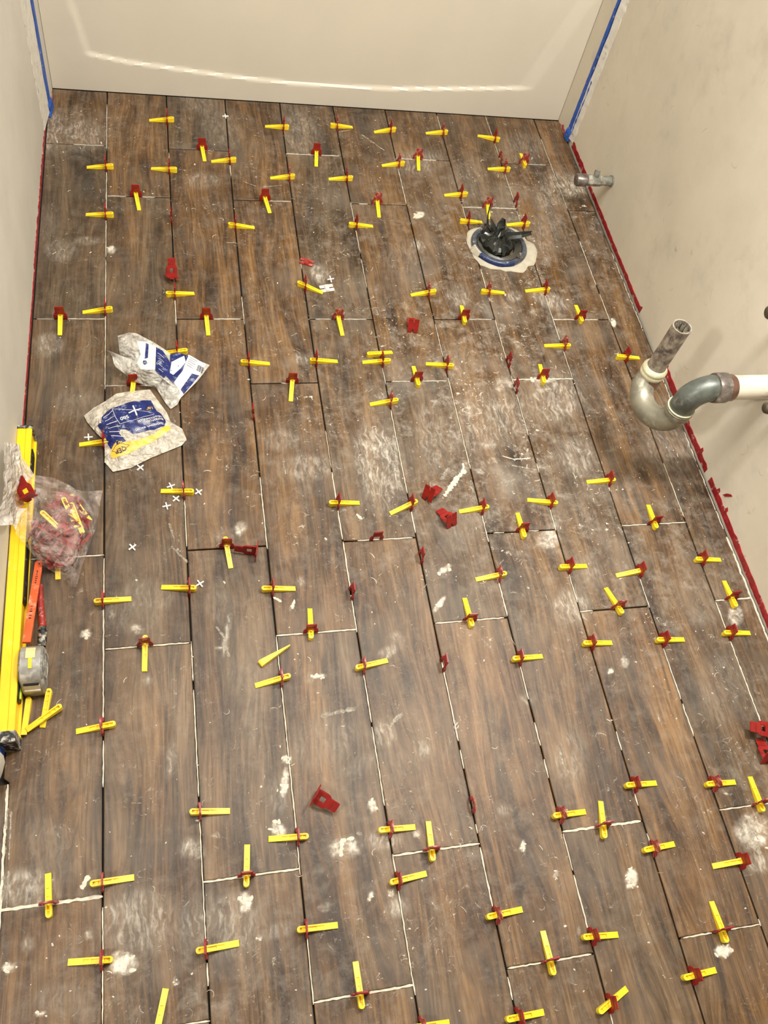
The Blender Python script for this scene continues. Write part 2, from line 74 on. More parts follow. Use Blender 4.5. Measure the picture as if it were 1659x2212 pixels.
P2 = {'white':[[0.2212,-0.8423],[0.2386,-0.8424],[0.261,-0.8545],[0.2578,-0.9173],[0.239,-0.9147],[0.2271,-0.91],[0.2189,-0.8868],[0.2277,-0.8683]],'navy':[[0.2602,-0.855],[0.2731,-0.8634],[0.2814,-0.8776],[0.2887,-0.8941],[0.2853,-0.9194],[0.2745,-0.9375],[0.2635,-0.9305],[0.257,-0.919]],'frame':[[0.2889,-0.8719],[0.3077,-0.865],[0.3268,-0.8724],[0.313,-0.9097],[0.2927,-0.9442],[0.2767,-0.9298],[0.2867,-0.9139]],'inner':[[0.2909,-0.8916],[0.3035,-0.8824],[0.318,-0.8731],[0.3208,-0.8897],[0.3043,-0.9104],[0.2934,-0.9241],[0.2866,-0.9194]],'label':[[0.3273,-0.8676],[0.3634,-0.8866],[0.3401,-0.9283],[0.3073,-0.9731],[0.3041,-0.9572],[0.2929,-0.9398],[0.3134,-0.9046]],'barcode':[[0.3472,-0.8902],[0.36,-0.8951],[0.3551,-0.9096],[0.3426,-0.9047]],'block':[[0.332,-0.9134],[0.3478,-0.9141],[0.3132,-0.9657],[0.3072,-0.9565]],'strip':[[0.2394,-0.8457],[0.2451,-0.8486],[0.2423,-0.8798],[0.2354,-0.8809]],'dot':[[0.2325,-0.8853],[0.2385,-0.8858],[0.2409,-0.8946],[0.2357,-0.8992],[0.2315,-0.8934]]}
RB = [[0.0335,-1.1937,0.064],[0.0641,-1.1951,0.055],[0.0891,-1.2033,0.045],[0.1053,-1.2132,0.038],[0.1214,-1.2147,0.032],[0.1516,-1.2066,0.022],[0.1466,-1.2277,0.014],[0.1393,-1.2829,0.012],[0.1328,-1.3037,0.012],[0.1254,-1.325,0.01],[0.1174,-1.3517,0.008],[0.1049,-1.4023,0.004],[0.0932,-1.4005,0.004],[0.087,-1.3908,0.01],[0.0715,-1.3806,0.018],[0.0553,-1.3704,0.026],[0.0437,-1.3634,0.034],[0.0283,-1.3436,0.05],[0.0169,-1.3317,0.064],[0.0077,-1.3197,0.068],[0.0155,-1.2821,0.07],[0.0251,-1.2699,0.07],[0.0403,-1.236,0.075],[0.0236,-1.2103,0.068]]
RBC = [[0.066,-1.2505,0.072],[0.0888,-1.2416,0.064],[0.0517,-1.2856,0.074],[0.0751,-1.2943,0.07],[0.1058,-1.2727,0.064],[0.1288,-1.2598,0.054],[0.0603,-1.3225,0.07],[0.0875,-1.3315,0.066],[0.1144,-1.3207,0.061],[0.0758,-1.3565,0.061],[0.1026,-1.3555,0.056],[0.0938,-1.3844,0.044],[0.0412,-1.3309,0.07],[0.1234,-1.3013,0.052],[0.0566,-1.3563,0.063],[0.1091,-1.3721,0.042],[0.0787,-1.3771,0.05],[0.1327,-1.2721,0.044]]
CRU = [[0.0332,-1.1924,0.062],[0.024,-1.2116,0.07],[0.0132,-1.2174,0.075],[0.01,-1.2334,0.075],[-0.0045,-1.2476,0.078],[0.0007,-1.2686,0.07],[0.0251,-1.2699,0.07],[0.0155,-1.2821,0.07],[0.0078,-1.3122,0.066],[-0.0014,-1.2945,0.068],[-0.0072,-1.3021,0.07],[0.003,-1.385,0.205],[0.003,-1.325,0.231],[0.003,-1.25,0.249],[-0.0098,-1.1321,0.075],[-0.0006,-1.1368,0.066],[0.0227,-1.1727,0.063]]
CRUC = [[0.0096,-1.1902,0.085],[0.0035,-1.2255,0.085],[-0.0064,-1.2762,0.08],[0.012,-1.264,0.194]]
RBPOLY = [[0.0796,-1.2185],[0.1199,-1.2248],[0.127,-1.2521],[0.1242,-1.2886],[0.1167,-1.3376],[0.0997,-1.3729],[0.0919,-1.3781],[0.074,-1.3654],[0.0411,-1.3345],[0.0366,-1.3011],[0.0404,-1.2755],[0.0644,-1.2649]]
YW = [([0.1079,-1.2963],[0.0889,-1.25]),([0.129,-1.2745],[0.1089,-1.2441]),([0.0906,-1.3149],[0.0673,-1.2899]),([0.1174,-1.3059],[0.1018,-1.2599])]
OPEN = [[0.0105,-1.2088,0.062],[0.0379,-1.2275,0.062],[0.0235,-1.2649,0.062],[-0.001,-1.2636,0.062],[-0.008,-1.2373,0.062],[0.0073,-1.225,0.062]]

def joint_x(k, y):
    x = k * W
    if k in JDX:
        y = max(-2.35, min(0.08, y))
        p = JDX[k]
        v = 0.0
        for c in p:
            v = v * y + c
        x += v
    return x
def end_y(c, n):
    return Y0 - (n - (OFF if n % 2 else 0)) * TL / 2
def wall_left_x(y):
    return 0.003 + 0.0075 * y
WALL_R = 1.463
LX, RX = .0140, 1.4545      # faces of the side boards next to the tub
JW = 0.0032           # open joint

# ------------------------------------------------------------------ helpers
def srgb(r, g, b):
    f = lambda v: (v / 255 / 12.92) if v / 255 <= 0.04045 else ((v / 255 + 0.055) / 1.055) ** 2.4
    return (f(r), f(g), f(b), 1.0)

class NT:
    """small node-tree writer"""
    def __init__(self, name):
        self.m = bpy.data.materials.new(name)
        self.m.use_nodes = True
        self.t = self.m.node_tree
        self.n = self.t.nodes
        for x in list(self.n):
            self.n.remove(x)
        self.out = self.n.new('ShaderNodeOutputMaterial')
        self.p = self.n.new('ShaderNodeBsdfPrincipled')
        self.link(self.p.outputs[0], self.out.inputs[0])
    def link(self, a, b):
        self.t.links.new(a, b)
    def set(self, sock, v):
        if hasattr(v, 'is_linked') or hasattr(v, 'links'):
            self.link(v, sock)
        else:
            sock.default_value = v
    def math(self, op, a, b=0.0, c=None, clamp=False):
        x = self.n.new('ShaderNodeMath'); x.operation = op; x.use_clamp = clamp
        self.set(x.inputs[0], a); self.set(x.inputs[1], b)
        if c is not None:
            self.set(x.inputs[2], c)
        return x.outputs[0]
    def mix(self, f, a, b, blend='MIX'):
        x = self.n.new('ShaderNodeMix'); x.data_type = 'RGBA'; x.blend_type = blend
        self.set(x.inputs[0], f); self.set(x.inputs[6], a); self.set(x.inputs[7], b)
        return x.outputs[2]
    def ramp(self, f, stops):
        x = self.n.new('ShaderNodeValToRGB')
        e = x.color_ramp.elements
        e[0].position, e[0].color = stops[0]
        e[1].position, e[1].color = stops[-1]
        for pos, c in stops[1:-1]:
            k = e.new(pos); k.color = c
        self.set(x.inputs[0], f)
        return x.outputs[0]
    def rng(self, f, a, b, lo=0.0, hi=1.0):
        x = self.n.new('ShaderNodeMapRange'); x.clamp = True
        self.set(x.inputs[0], f)
        x.inputs[1].default_value = a; x.inputs[2].default_value = b
        x.inputs[3].default_value = lo; x.inputs[4].default_value = hi
        return x.outputs[0]
    def coord(self, kind='Object'):
        x = self.n.new('ShaderNodeTexCoord'); return x.outputs[kind]
    def geo(self):
        return self.n.new('ShaderNodeNewGeometry').outputs['Position']
    def mapping(self, v, scale=(1, 1, 1), loc=(0, 0, 0), rot=(0, 0, 0)):
        x = self.n.new('ShaderNodeMapping')
        self.set(x.inputs[0], v)
        self.set(x.inputs['Location'], loc); self.set(x.inputs['Scale'], scale); self.set(x.inputs['Rotation'], rot)
        return x.outputs[0]
    def noise(self, v, scale=5, detail=3, rough=0.5, dist=0.0, col=False):
        x = self.n.new('ShaderNodeTexNoise')
        self.set(x.inputs['Vector'], v)
        x.inputs['Scale'].default_value = scale; x.inputs['Detail'].default_value = detail
        x.inputs['Roughness'].default_value = rough; x.inputs['Distortion'].default_value = dist
        return x.outputs['Color' if col else 'Fac']
    def attr(self, name, typ='GEOMETRY'):
        x = self.n.new('ShaderNodeAttribute'); x.attribute_name = name; x.attribute_type = typ
        return x.outputs['Fac']
    def vadd(self, a, b):
        x = self.n.new('ShaderNodeVectorMath'); x.operation = 'ADD'
        self.set(x.inputs[0], a); self.set(x.inputs[1], b); return x.outputs[0]
    def vscale(self, a, s):
        x = self.n.new('ShaderNodeVectorMath'); x.operation = 'SCALE'
        self.set(x.inputs[0], a); x.inputs['Scale'].default_value = s; return x.outputs[0]
    def comb(self, x=0.0, y=0.0, z=0.0):
        c = self.n.new('ShaderNodeCombineXYZ')
        self.set(c.inputs[0], x); self.set(c.inputs[1], y); self.set(c.inputs[2], z); return c.outputs[0]
    def bump(self, h, strength=0.3, dist=0.001):
        x = self.n.new('ShaderNodeBump'); x.inputs['Strength'].default_value = strength
        x.inputs['Distance'].default_value = dist
        self.set(x.inputs['Height'], h)
        self.link(x.outputs[0], self.p.inputs['Normal'])
    def base(self, c): self.set(self.p.inputs['Base Color'], c)
    def rough(self, v): self.set(self.p.inputs['Roughness'], v)

def simple(name, c, rough=0.5, var=0.12, scale=40, metal=0.0, dust=0.0, dustc=(205, 198, 185), spec=0.5):
    """plain colour with a little tonal noise and optional mortar dust"""
    t = NT(name)
    co = t.coord()
    f = t.noise(co, scale, 4)
    d = tuple(x * (1 - var) for x in c[:3]) + (1,)
    l = tuple(min(1, x * (1 + var)) for x in c[:3]) + (1,)
    col = t.mix(t.rng(f, 0.35, 0.65), d, l)
    if dust:
        g = t.noise(t.vadd(co, (3.1, 1.7, 0.4)), scale * 0.9, 5, 0.65)
        col = t.mix(t.rng(g, 0.66 - dust * 0.3, 0.78 - dust * 0.25, 0, 0.85), col, srgb(*dustc))
    t.base(col)
    t.rough(rough)
    t.p.inputs['Metallic'].default_value = metal
    t.p.inputs['Specular IOR Level'].default_value = spec
    t.bump(f, 0.15, 0.0005)
    return t.m

class MB:
    """collects shapes in one bmesh and links them as one mesh object"""
    def __init__(self):
        self.b = bmesh.new()
    def box(self, lo, hi, M=None):
        v = [self.b.verts.new((x, y, z)) for x in (lo[0], hi[0]) for y in (lo[1], hi[1]) for z in (lo[2], hi[2])]
        if M:
            for p in v: p.co = M @ p.co
        for f in ((0, 1, 3, 2), (4, 6, 7, 5), (0, 4, 5, 1), (2, 3, 7, 6), (0, 2, 6, 4), (1, 5, 7, 3)):
            self.b.faces.new([v[i] for i in f])
        return self
    def prism(self, pts, axis, a, b, M=None):
        """2D outline extruded along axis 'x','y' or 'z' from a to b"""
        def P(p, t):
            if axis == 'z': c = (p[0], p[1], t)
            elif axis == 'y': c = (p[0], t, p[1])
            else: c = (t, p[0], p[1])
            c = Vector(c)
            return M @ c if M else c
        lo = [self.b.verts.new(P(p, a)) for p in pts]
        hi = [self.b.verts.new(P(p, b)) for p in pts]
        n = len(pts)
        self.b.faces.new(lo[::-1]); self.b.faces.new(hi)
        for i in range(n):
            self.b.faces.new((lo[i], lo[(i + 1) % n], hi[(i + 1) % n], hi[i]))
        return self
    def tube(self, path, rad, seg=16, caps=True, inner=None):
        """swept circle; rad a number or one per point"""
        path = [Vector(p) for p in path]
        n = len(path)
        rs = rad if hasattr(rad, '__len__') else [rad] * n
        rings = []
        up = None
        for i, p in enumerate(path):
            d = (path[min(i + 1, n - 1)] - path[max(i - 1, 0)])
            if d.length < 1e-9:
                d = Vector((0, 0, 1))
            d.normalize()
            if up is None:
                up = Vector((0, 0, 1)) if abs(d.z) < 0.9 else Vector((1, 0, 0))
            s = d.cross(up)
            if s.length < 1e-6: s = d.orthogonal()
            s.normalize(); up = s.cross(d).normalized()
            rings.append([self.b.verts.new(p + (s * cos(2 * pi * k / seg) + up * sin(2 * pi * k / seg)) * rs[i]) for k in range(seg)])
        for a, b in zip(rings, rings[1:]):
            for k in range(seg):
                self.b.faces.new((a[k], a[(k + 1) % seg], b[(k + 1) % seg], b[k]))
        if caps:
            self.b.faces.new(rings[0][::-1]); self.b.faces.new(rings[-1])
        return self
    def lathe(self, prof, seg=32, M=None, jit=None, closed=False):
        rings = []
        for i, (r, z) in enumerate(prof):
            ring = []
            for k in range(seg):
                a = 2 * pi * k / seg
                rr, zz = (r, z) if jit is None else jit(r, z, a, i)
                c = Vector((rr * cos(a), rr * sin(a), zz))
                ring.append(self.b.verts.new(M @ c if M else c))
            rings.append(ring)
        for a, b in zip(rings, rings[1:]):
            for k in range(seg):
                self.b.faces.new((a[k], a[(k + 1) % seg], b[(k + 1) % seg], b[k]))
        if closed:
            self.b.faces.new(rings[0][::-1]); self.b.faces.new(rings[-1])
        return self
    def build(self, name, mat, parent=None, smooth=0, bevel=0.0, at=None):
        b = self.b
        if bevel:
            bmesh.ops.bevel(b, geom=[e for e in b.edges if len(e.link_faces) == 2 and e.calc_face_angle(0) > 0.6],
                            offset=bevel, segments=2, profile=0.6, affect='EDGES', clamp_overlap=True)
        bmesh.ops.recalc_face_normals(b, faces=b.faces[:])
        me = bpy.data.meshes.new(name)
        b.to_mesh(me); b.free()
        return link(name, me, mat, parent, smooth, at)

def link(name, me, mat, parent=None, smooth=0, at=None):
    for m in (mat if isinstance(mat, (list, tuple)) else [mat]):
        if m: me.materials.append(m)
    if smooth:
        me.polygons.foreach_set('use_smooth', [True] * len(me.polygons))
        if hasattr(me, 'set_sharp_from_angle'):
            me.set_sharp_from_angle(angle=radians(smooth))
    o = bpy.data.objects.new(name, me)
    COL.objects.link(o)
    if parent: o.parent = parent
    if at is not None: o.location = at
    return o
def empty(name, loc=(0, 0, 0), rz=0.0):
    o = bpy.data.objects.new(name, None)
    COL.objects.link(o)
    o.empty_display_size = 0.05
    o.location = loc; o.rotation_euler = (0, 0, rz)
    return o
def tag(o, label=None, cat=None, group=None, kind=None):
    for k, v in (('label', label), ('category', cat), ('group', group), ('kind', kind)):
        if v: o[k] = v
    return o
def copy_tree(o, parent=None):
    c = o.copy(); COL.objects.link(c)
    if parent: c.parent = parent
    for ch in [x for x in bpy.data.objects if x.parent == o]:
        copy_tree(ch, c)
    return c
ORD = ['', 'first', 'second', 'third', 'fourth', 'fifth', 'sixth', 'seventh', 'eighth', 'ninth', 'tenth', 'eleventh', 'twelfth', 'thirteenth', 'fourteenth']

# ------------------------------------------------------------------ materials
def mat_tile():
    t = NT('wood_look_tile')
    pos = t.geo()
    seed = t.attr('seed'); tone = t.attr('tone'); light = t.attr('light')
    sh = t.comb(t.math('MULTIPLY', seed, 7.3), t.math('MULTIPLY', seed, 13.7), 0.0)
    p = t.vadd(pos, sh)
    # broad cathedral figure
    warp = t.noise(t.mapping(p, (9, 1.6, 1)), 1.0, 2, 0.5)
    sx = t.n.new('ShaderNodeSeparateXYZ'); t.link(p, sx.inputs[0])
    u = t.math('ADD', sx.outputs[0], t.math('MULTIPLY', t.math('SUBTRACT', warp, 0.5), 0.10))
    q = t.comb(u, t.math('MULTIPLY', sx.outputs[1], 0.10), 0.0)
    broad = t.noise(q, 26, 3, 0.55)
    fine = t.noise(t.mapping(q, (1, 0.7, 1)), 150, 4, 0.65)
    hair = t.noise(t.mapping(p, (420, 14, 1)), 1.0, 2, 0.6)
    g = t.math('ADD', t.math('MULTIPLY', broad, 0.55), t.math('MULTIPLY', fine, 0.45))
    warm = t.ramp(g, [(0.385, srgb(43, 27, 12)), (0.455, srgb(72, 49, 25)), (0.53, srgb(98, 70, 38)), (0.62, srgb(124, 92, 55))])
    grey = t.ramp(g, [(0.385, srgb(46, 35, 23)), (0.455, srgb(69, 54, 37)), (0.53, srgb(88, 71, 51)), (0.62, srgb(108, 90, 68))])
    patch = t.noise(t.mapping(p, (14, 2.2, 1)), 1.0, 2, 0.5)
    gf = t.math('ADD', tone, t.math('MULTIPLY', t.math('SUBTRACT', patch, 0.5), 2.2), clamp=True)
    col = t.mix(gf, warm, grey)
    # dark pore lines
    vein = t.math('ABSOLUTE', t.math('SUBTRACT', t.noise(t.mapping(q, (1, 0.6, 1)), 48, 2, 0.5), 0.5))
    col = t.mix(t.rng(vein, 0.0, 0.022, 0.5, 0.0), col, srgb(50, 37, 25))
    col = t.mix(t.rng(hair, 0.3, 0.5, 0.28, 0.0), col, srgb(58, 44, 30))
    hs = t.n.new('ShaderNodeHueSaturation')
    t.link(t.math('ADD', 1.0, light), hs.inputs['Value']); t.link(col, hs.inputs['Color'])
    col = hs.outputs[0]
    # mortar haze, wisps and smears left on the faces, plus a bag's reflection painted in
    hz = t.attr('haze'); sm = t.attr('smear'); dr = t.attr('drag')
    wv = t.noise(pos, 22, 2, 0.5, 0.0, True)
    pw = t.vadd(pos, t.vscale(wv, 0.030))
    n1 = t.noise(pw, 34, 7, 0.72)
    n2 = t.noise(t.vadd(pw, (2.3, 0.7, 0.0)), 95, 4, 0.65)
    n3 = t.noise(pos, 8, 3, 0.55)
    film = t.math('MULTIPLY', t.rng(n1, 0.45, 0.72), t.math('ADD', 0.10, t.math('MULTIPLY', hz, 0.75)))
    l1 = t.math('ABSOLUTE', t.math('SUBTRACT', t.noise(t.vadd(pw, (5.0, 1.0, 0.0)), 30, 2, 0.5), 0.5))
    l2 = t.math('ABSOLUTE', t.math('SUBTRACT', t.noise(t.vadd(pw, (1.0, 9.0, 0.0)), 62, 3, 0.55), 0.5))
    lines = t.math('MAXIMUM', t.rng(l1, 0.0, 0.018, 1, 0), t.rng(l2, 0.0, 0.022, 0.8, 0))
    gate = t.math('MULTIPLY', t.rng(n2, 0.5, 0.66), t.rng(n3, 0.40, 0.62))
    wisp = t.math('MULTIPLY', t.math('MULTIPLY', lines, gate), t.math('ADD', 0.45, t.math('MULTIPLY', hz, 1.6)))
    fleck = t.math('MULTIPLY', t.rng(t.noise(pos, 300, 2, 0.5), 0.70, 0.78), t.math('ADD', 0.10, t.math('MULTIPLY', hz, 0.9)))
    # smears break up at their edges; drags are streaky films, among them the painted bag reflection
    sb = t.rng(t.math('ADD', sm, t.math('MULTIPLY', t.math('SUBTRACT', n1, 0.5), 1.3)), 0.18, 0.85)
    sb = t.math('MULTIPLY', sb, t.rng(n2, 0.25, 0.6, 0.35, 1.0))
    sb = t.math('MULTIPLY', sb, t.rng(sm, 0.02, 0.2))
    st = t.noise(t.mapping(pw, (1, 0.18, 1)), 170, 3, 0.6)
    db = t.math('MULTIPLY', dr, t.math('ADD', t.rng(st, 0.40, 0.66, 0.30, 1.0), t.math('MULTIPLY', t.rng(n1, 0.42, 0.68), 0.45)))
    a = t.math('MAXIMUM', t.math('MAXIMUM', film, wisp), t.math('MAXIMUM', sb, t.math('MAXIMUM', db, fleck)))
    cloud = t.math('MULTIPLY', t.rng(t.noise(t.vadd(pos, (7, 3, 0)), 6.5, 5, 0.62), 0.48, 0.66), t.math('ADD', 0.06, t.math('MULTIPLY', hz, 0.42)))
    a = t.math('MINIMUM', t.math('MAXIMUM', a, cloud), 0.95)
    thin = t.mix(t.rng(a, 0.28, 0.78), srgb(164, 154, 140), srgb(226, 218, 202))
    col = t.mix(a, col, thin)
    t.base(col)
    t.rough(t.math('ADD', t.rng(g, 0.3, 0.7, 0.52, 0.46), t.math('MULTIPLY', a, 0.4)))
    t.p.inputs['Specular IOR Level'].default_value = 0.45
    h = t.math('ADD', t.math('MULTIPLY', fine, 0.5), t.math('MULTIPLY', a, 0.8))
    t.bump(h, 0.25, 0.0006)
    return t.m

def mat_wall(name, base, stain):
    t = NT(name)
    p = t.geo()
    big = t.noise(p, 3.2, 4, 0.6)
    mid = t.noise(p, 11, 5, 0.6)
    fine = t.noise(p, 260, 3, 0.6)
    col = t.mix(t.rng(big, 0.35, 0.7), srgb(*base), srgb(*[int(v * 0.94) for v in base]))
    col = t.mix(t.math('MULTIPLY', t.rng(mid, 0.5, 0.75), 0.22), col, srgb(188, 178, 160))
    if stain:
        # pencil scuffs and dark rub marks, thin curved lines gated by patches
        w = t.vadd(p, t.vscale(t.noise(p, 9, 2, 0.5, 0, True), 0.12))
        ln = t.math('ABSOLUTE', t.math('SUBTRACT', t.noise(w, 12, 1, 0.5), 0.5))
        gate = t.rng(t.noise(t.vadd(p, (4, 2, 7)), 17, 2, 0.5), 0.62, 0.72)
        col = t.mix(t.math('MULTIPLY', t.math('MULTIPLY', t.rng(ln, 0.0, 0.012, 1, 0), gate), 0.5), col, srgb(112, 106, 94))
        rub = t.math('MULTIPLY', t.rng(t.noise(t.vadd(p, (1, 5, 2)), 7, 4, 0.65), 0.56, 0.74), 0.22)
        col = t.mix(rub, col, srgb(128, 124, 110))
    t.base(col)
    t.rough(0.62)
    t.p.inputs['Specular IOR Level'].default_value = 0.3
    t.bump(t.math('ADD', t.math('MULTIPLY', fine, 0.6), mid), 0.18, 0.0012)
    return t.m

def mat_film(name, white, alpha_lo, alpha_hi, scale=60, rough=0.18):
    """thin dusty plastic film: part clear, part white dust, glossy"""
    t = NT(name)
    p = t.coord()
    w = t.vadd(p, t.vscale(t.noise(p, 18, 2, 0.5, 0, True), 0.03))
    n = t.noise(w, scale, 5, 0.62)
    spk = t.noise(p, 190, 2, 0.5)
    t.base(t.mix(t.rng(spk, 0.64, 0.72, 0, 0.45), t.mix(t.rng(n, 0.3, 0.7), srgb(*[int(v * 0.86) for v in white]), srgb(*white)), srgb(110, 100, 88)))
    t.set(t.p.inputs['Alpha'], t.rng(n, 0.36, 0.68, alpha_lo, alpha_hi))
    t.rough(rough)
    cre = t.math('ABSOLUTE', t.math('SUBTRACT', t.noise(w, 22, 3, 0.6), 0.5))
    t.bump(t.math('ADD', t.math('MULTIPLY', t.rng(cre, 0, 0.12), 1.0), t.math('MULTIPLY', n, 0.6)), 0.9, 0.004)
    return t.m

M = {}
M['tile'] = mat_tile()
M['slab'] = simple('cement_bed', srgb(34, 30, 27), 0.9, 0.25, 60)
M['mortar'] = simple('white_mortar', srgb(204, 195, 177), 0.85, 0.12, 120)
M['residue'] = mat_film('thin_mortar_film', (196, 186, 168), 0.25, 0.85, 150, 0.8)
M['wall_l'] = mat_wall('painted_drywall', (208, 203, 191), False)
M['wall_r'] = mat_wall('scuffed_drywall', (220, 211, 193), True)
M['ceil'] = simple('ceiling_paint', srgb(225, 218, 205), 0.8, 0.03, 6)
M['tub'] = simple('tub_enamel', srgb(214, 206, 190), 0.32, 0.02, 5, spec=0.5)
M['red_paint'] = simple('red_membrane_paint', srgb(150, 28, 34), 0.45, 0.3, 90, dust=0.25)
M['red_thin'] = simple('thin_red_membrane', srgb(168, 66, 66), 0.5, 0.3, 90, dust=0.5)
M['tape'] = simple('blue_masking_tape', srgb(36, 82, 168), 0.6, 0.2, 70, dust=0.2)
M['tape_white'] = simple('white_caulk', srgb(216, 211, 200), 0.6, 0.06, 60, dust=0.3, dustc=(150, 150, 155))
M['red'] = simple('red_plastic', srgb(142, 28, 24), 0.38, 0.18, 60)
M['red_dusty'] = simple('dusty_red_plastic', srgb(146, 40, 34), 0.42, 0.18, 120, dust=0.42, dustc=(215, 160, 150))
M['red_mud'] = simple('mortar_coated_plastic', srgb(222, 205, 195), 0.8, 0.1, 200)
M['yellow'] = simple('yellow_plastic', srgb(246, 212, 42), 0.4, 0.07, 60)
M['yellow_shaded'] = simple('yellow_plastic_shaded', srgb(222, 172, 24), 0.45, 0.1, 60)  # unused darker copy of the yellow, with the wedge channel's shade in its colour
M['spacer'] = simple('white_plastic', srgb(240, 236, 224), 0.45, 0.03, 60)
M['level'] = simple('yellow_enamel', srgb(248, 206, 28), 0.35, 0.05, 25, dust=0.12, dustc=(248, 232, 160))
M['black'] = simple('black_rubber', srgb(26, 25, 24), 0.5, 0.3, 80, dust=0.18)
M['black_dusty'] = simple('mortar_smeared_black_rubber', srgb(30, 29, 28), 0.5, 0.3, 110, dust=0.62)
M['orange'] = simple('orange_paint', srgb(226, 92, 42), 0.5, 0.12, 60, dust=0.45, dustc=(238, 170, 140))
M['ink'] = simple('dark_ink', srgb(52, 24, 18), 0.6, 0.2, 200)
M['tape_body'] = simple('dusty_chrome', srgb(160, 158, 152), 0.38, 0.22, 45, metal=0.25, dust=0.5, dustc=(214, 210, 200))
M['tape_side'] = simple('scuffed_grey_plastic', srgb(122, 120, 114), 0.5, 0.3, 70, dust=0.6, dustc=(205, 200, 188))
M['cream'] = simple('cream_sticker', srgb(236, 212, 150), 0.5, 0.04, 30)
M['glass'] = simple('vial_green', srgb(190, 214, 70), 0.1, 0.05, 30)
M['navy'] = simple('navy_print', srgb(24, 36, 96), 0.3, 0.25, 90, dust=0.36, dustc=(150, 160, 190))
M['print_y'] = simple('yellow_print', srgb(236, 184, 62), 0.35, 0.1, 90, dust=0.22, dustc=(236, 220, 170))
M['print_w'] = simple('white_print', srgb(228, 226, 222), 0.35, 0.05, 70, dust=0.2, dustc=(170, 168, 160))
M['print_k'] = simple('dark_print', srgb(30, 30, 52), 0.4, 0.1, 90)
M['film_dusty'] = mat_film('dusty_bag_film', (222, 212, 196), 0.72, 1.0, 70, 0.25)
M['film_grey'] = mat_film('grey_clear_film', (226, 222, 212), 0.55, 0.92, 46, 0.16)
M['film_clear'] = mat_film('clear_bag_film', (240, 222, 212), 0.05, 0.40, 40, 0.10)
M['film_white'] = mat_film('crumpled_white_film', (240, 232, 222), 0.60, 0.92, 12, 0.16)
M['trash'] = simple('black_bag_plastic', srgb(38, 40, 36), 0.22, 0.3, 60, dust=0.1, dustc=(150, 152, 146))
M['putty'] = simple('white_putty', srgb(186, 178, 158), 0.75, 0.08, 60)
M['ring'] = simple('grey_blue_enamel', srgb(74, 78, 86), 0.3, 0.25, 70, dust=0.3, dustc=(168, 164, 156))
M['ring_blue'] = simple('navy_enamel', srgb(34, 50, 92), 0.3, 0.3, 90, dust=0.15)
M['ring_dark'] = simple('ribbed_dark_rubber', srgb(74, 72, 64), 0.35, 0.25, 50, dust=0.1)
M['steel'] = simple('weathered_nickel', srgb(120, 112, 106), 0.34, 0.3, 55, metal=0.55, dust=0.45, dustc=(196, 190, 178))
M['steel_tail'] = simple('plaster_spattered_tailpiece', srgb(128, 118, 112), 0.34, 0.3, 45, metal=0.55, dust=0.72, dustc=(205, 198, 184))
M['trap'] = simple('dull_chrome_trap', srgb(138, 134, 118), 0.38, 0.25, 26, metal=0.45, dust=0.5, dustc=(186, 180, 162))
M['elbow'] = simple('dark_cast_brass_elbow', srgb(98, 102, 96), 0.42, 0.22, 50, metal=0.45, dust=0.3, dustc=(150, 150, 142))
M['pvc'] = simple('white_painted_pipe', srgb(206, 197, 180), 0.55, 0.06, 25, dust=0.3, dustc=(150, 138, 120))
M['nut'] = simple('yellowed_slip_nut', srgb(206, 200, 168), 0.4, 0.12, 60, dust=0.2)
M['brass'] = simple('tarnished_copper', srgb(128, 96, 82), 0.3, 0.25, 50, metal=0.6)
M['bronze'] = simple('dark_bronze', srgb(82, 72, 58), 0.45, 0.25, 60, metal=0.3)
M['valve'] = simple('spattered_valve_metal', srgb(140, 140, 130), 0.4, 0.25, 80, metal=0.4, dust=0.5)
M['hole'] = simple('dark_hole', srgb(20, 18, 16), 0.9, 0.1, 20)

# ------------------------------------------------------------------ the room shell
Y_BACK, Y_FRONT = 0.86, -3.6
WL_END = -1.742
def front_y(x):
    return 0.0835 - 0.0165 * x / WALL_R          # foot of the tub apron

mb = MB(); mb.box((-1.7, Y_FRONT, -0.12), (1.62, Y_BACK, -0.009))
floor = tag(mb.build('floor', M['slab']), 'tiled bathroom floor of brown wood-look tiles under white mortar smears', None, None, 'structure')
mb = MB()
yl, yh = WL_END, Y_BACK
mb.prism([(wall_left_x(yl), yl), (wall_left_x(yh), yh), (-0.13, yh), (-0.13, yl)], 'z', -0.009, 2.4)
wall_left = tag(mb.build('wall_left', M['wall_l']), 'plain painted drywall on the left', None, None, 'structure')
mb = MB(); mb.box((WALL_R, Y_FRONT, -0.009), (WALL_R + 0.12, Y_BACK, 2.4))
wall_right = tag(mb.build('wall_right', M['wall_r']), 'scuffed painted drywall on the right with drain pipe', None, None, 'structure')
mb = MB(); mb.box((-0.13, Y_BACK, -0.009), (1.6, Y_BACK + 0.1, 2.4))
tag(mb.build('wall_back', M['wall_l']), 'wall behind the bathtub', None, None, 'structure')
mb = MB(); mb.box((-1.8, Y_FRONT - 0.1, -0.009), (1.6, Y_FRONT, 2.4))
tag(mb.build('wall_front', M['wall_l']), 'wall behind the viewer', None, None, 'structure')
mb = MB(); mb.box((-1.8, Y_FRONT, -0.009), (-1.7, -1.0, 2.4))
tag(mb.build('wall_hall', M['wall_l']), 'far wall of the hall', None, None, 'structure')
mb = MB(); mb.box((-1.7, -1.1, -0.009), (-0.13, -1.0, 2.4))
tag(mb.build('wall_side', M['wall_l']), 'end wall of the hall', None, None, 'structure')
mb = MB(); mb.box((-1.8, Y_FRONT, 2.4), (1.6, Y_BACK, 2.5))
tag(mb.build('ceiling', M['ceil']), 'painted ceiling', None, None, 'structure')

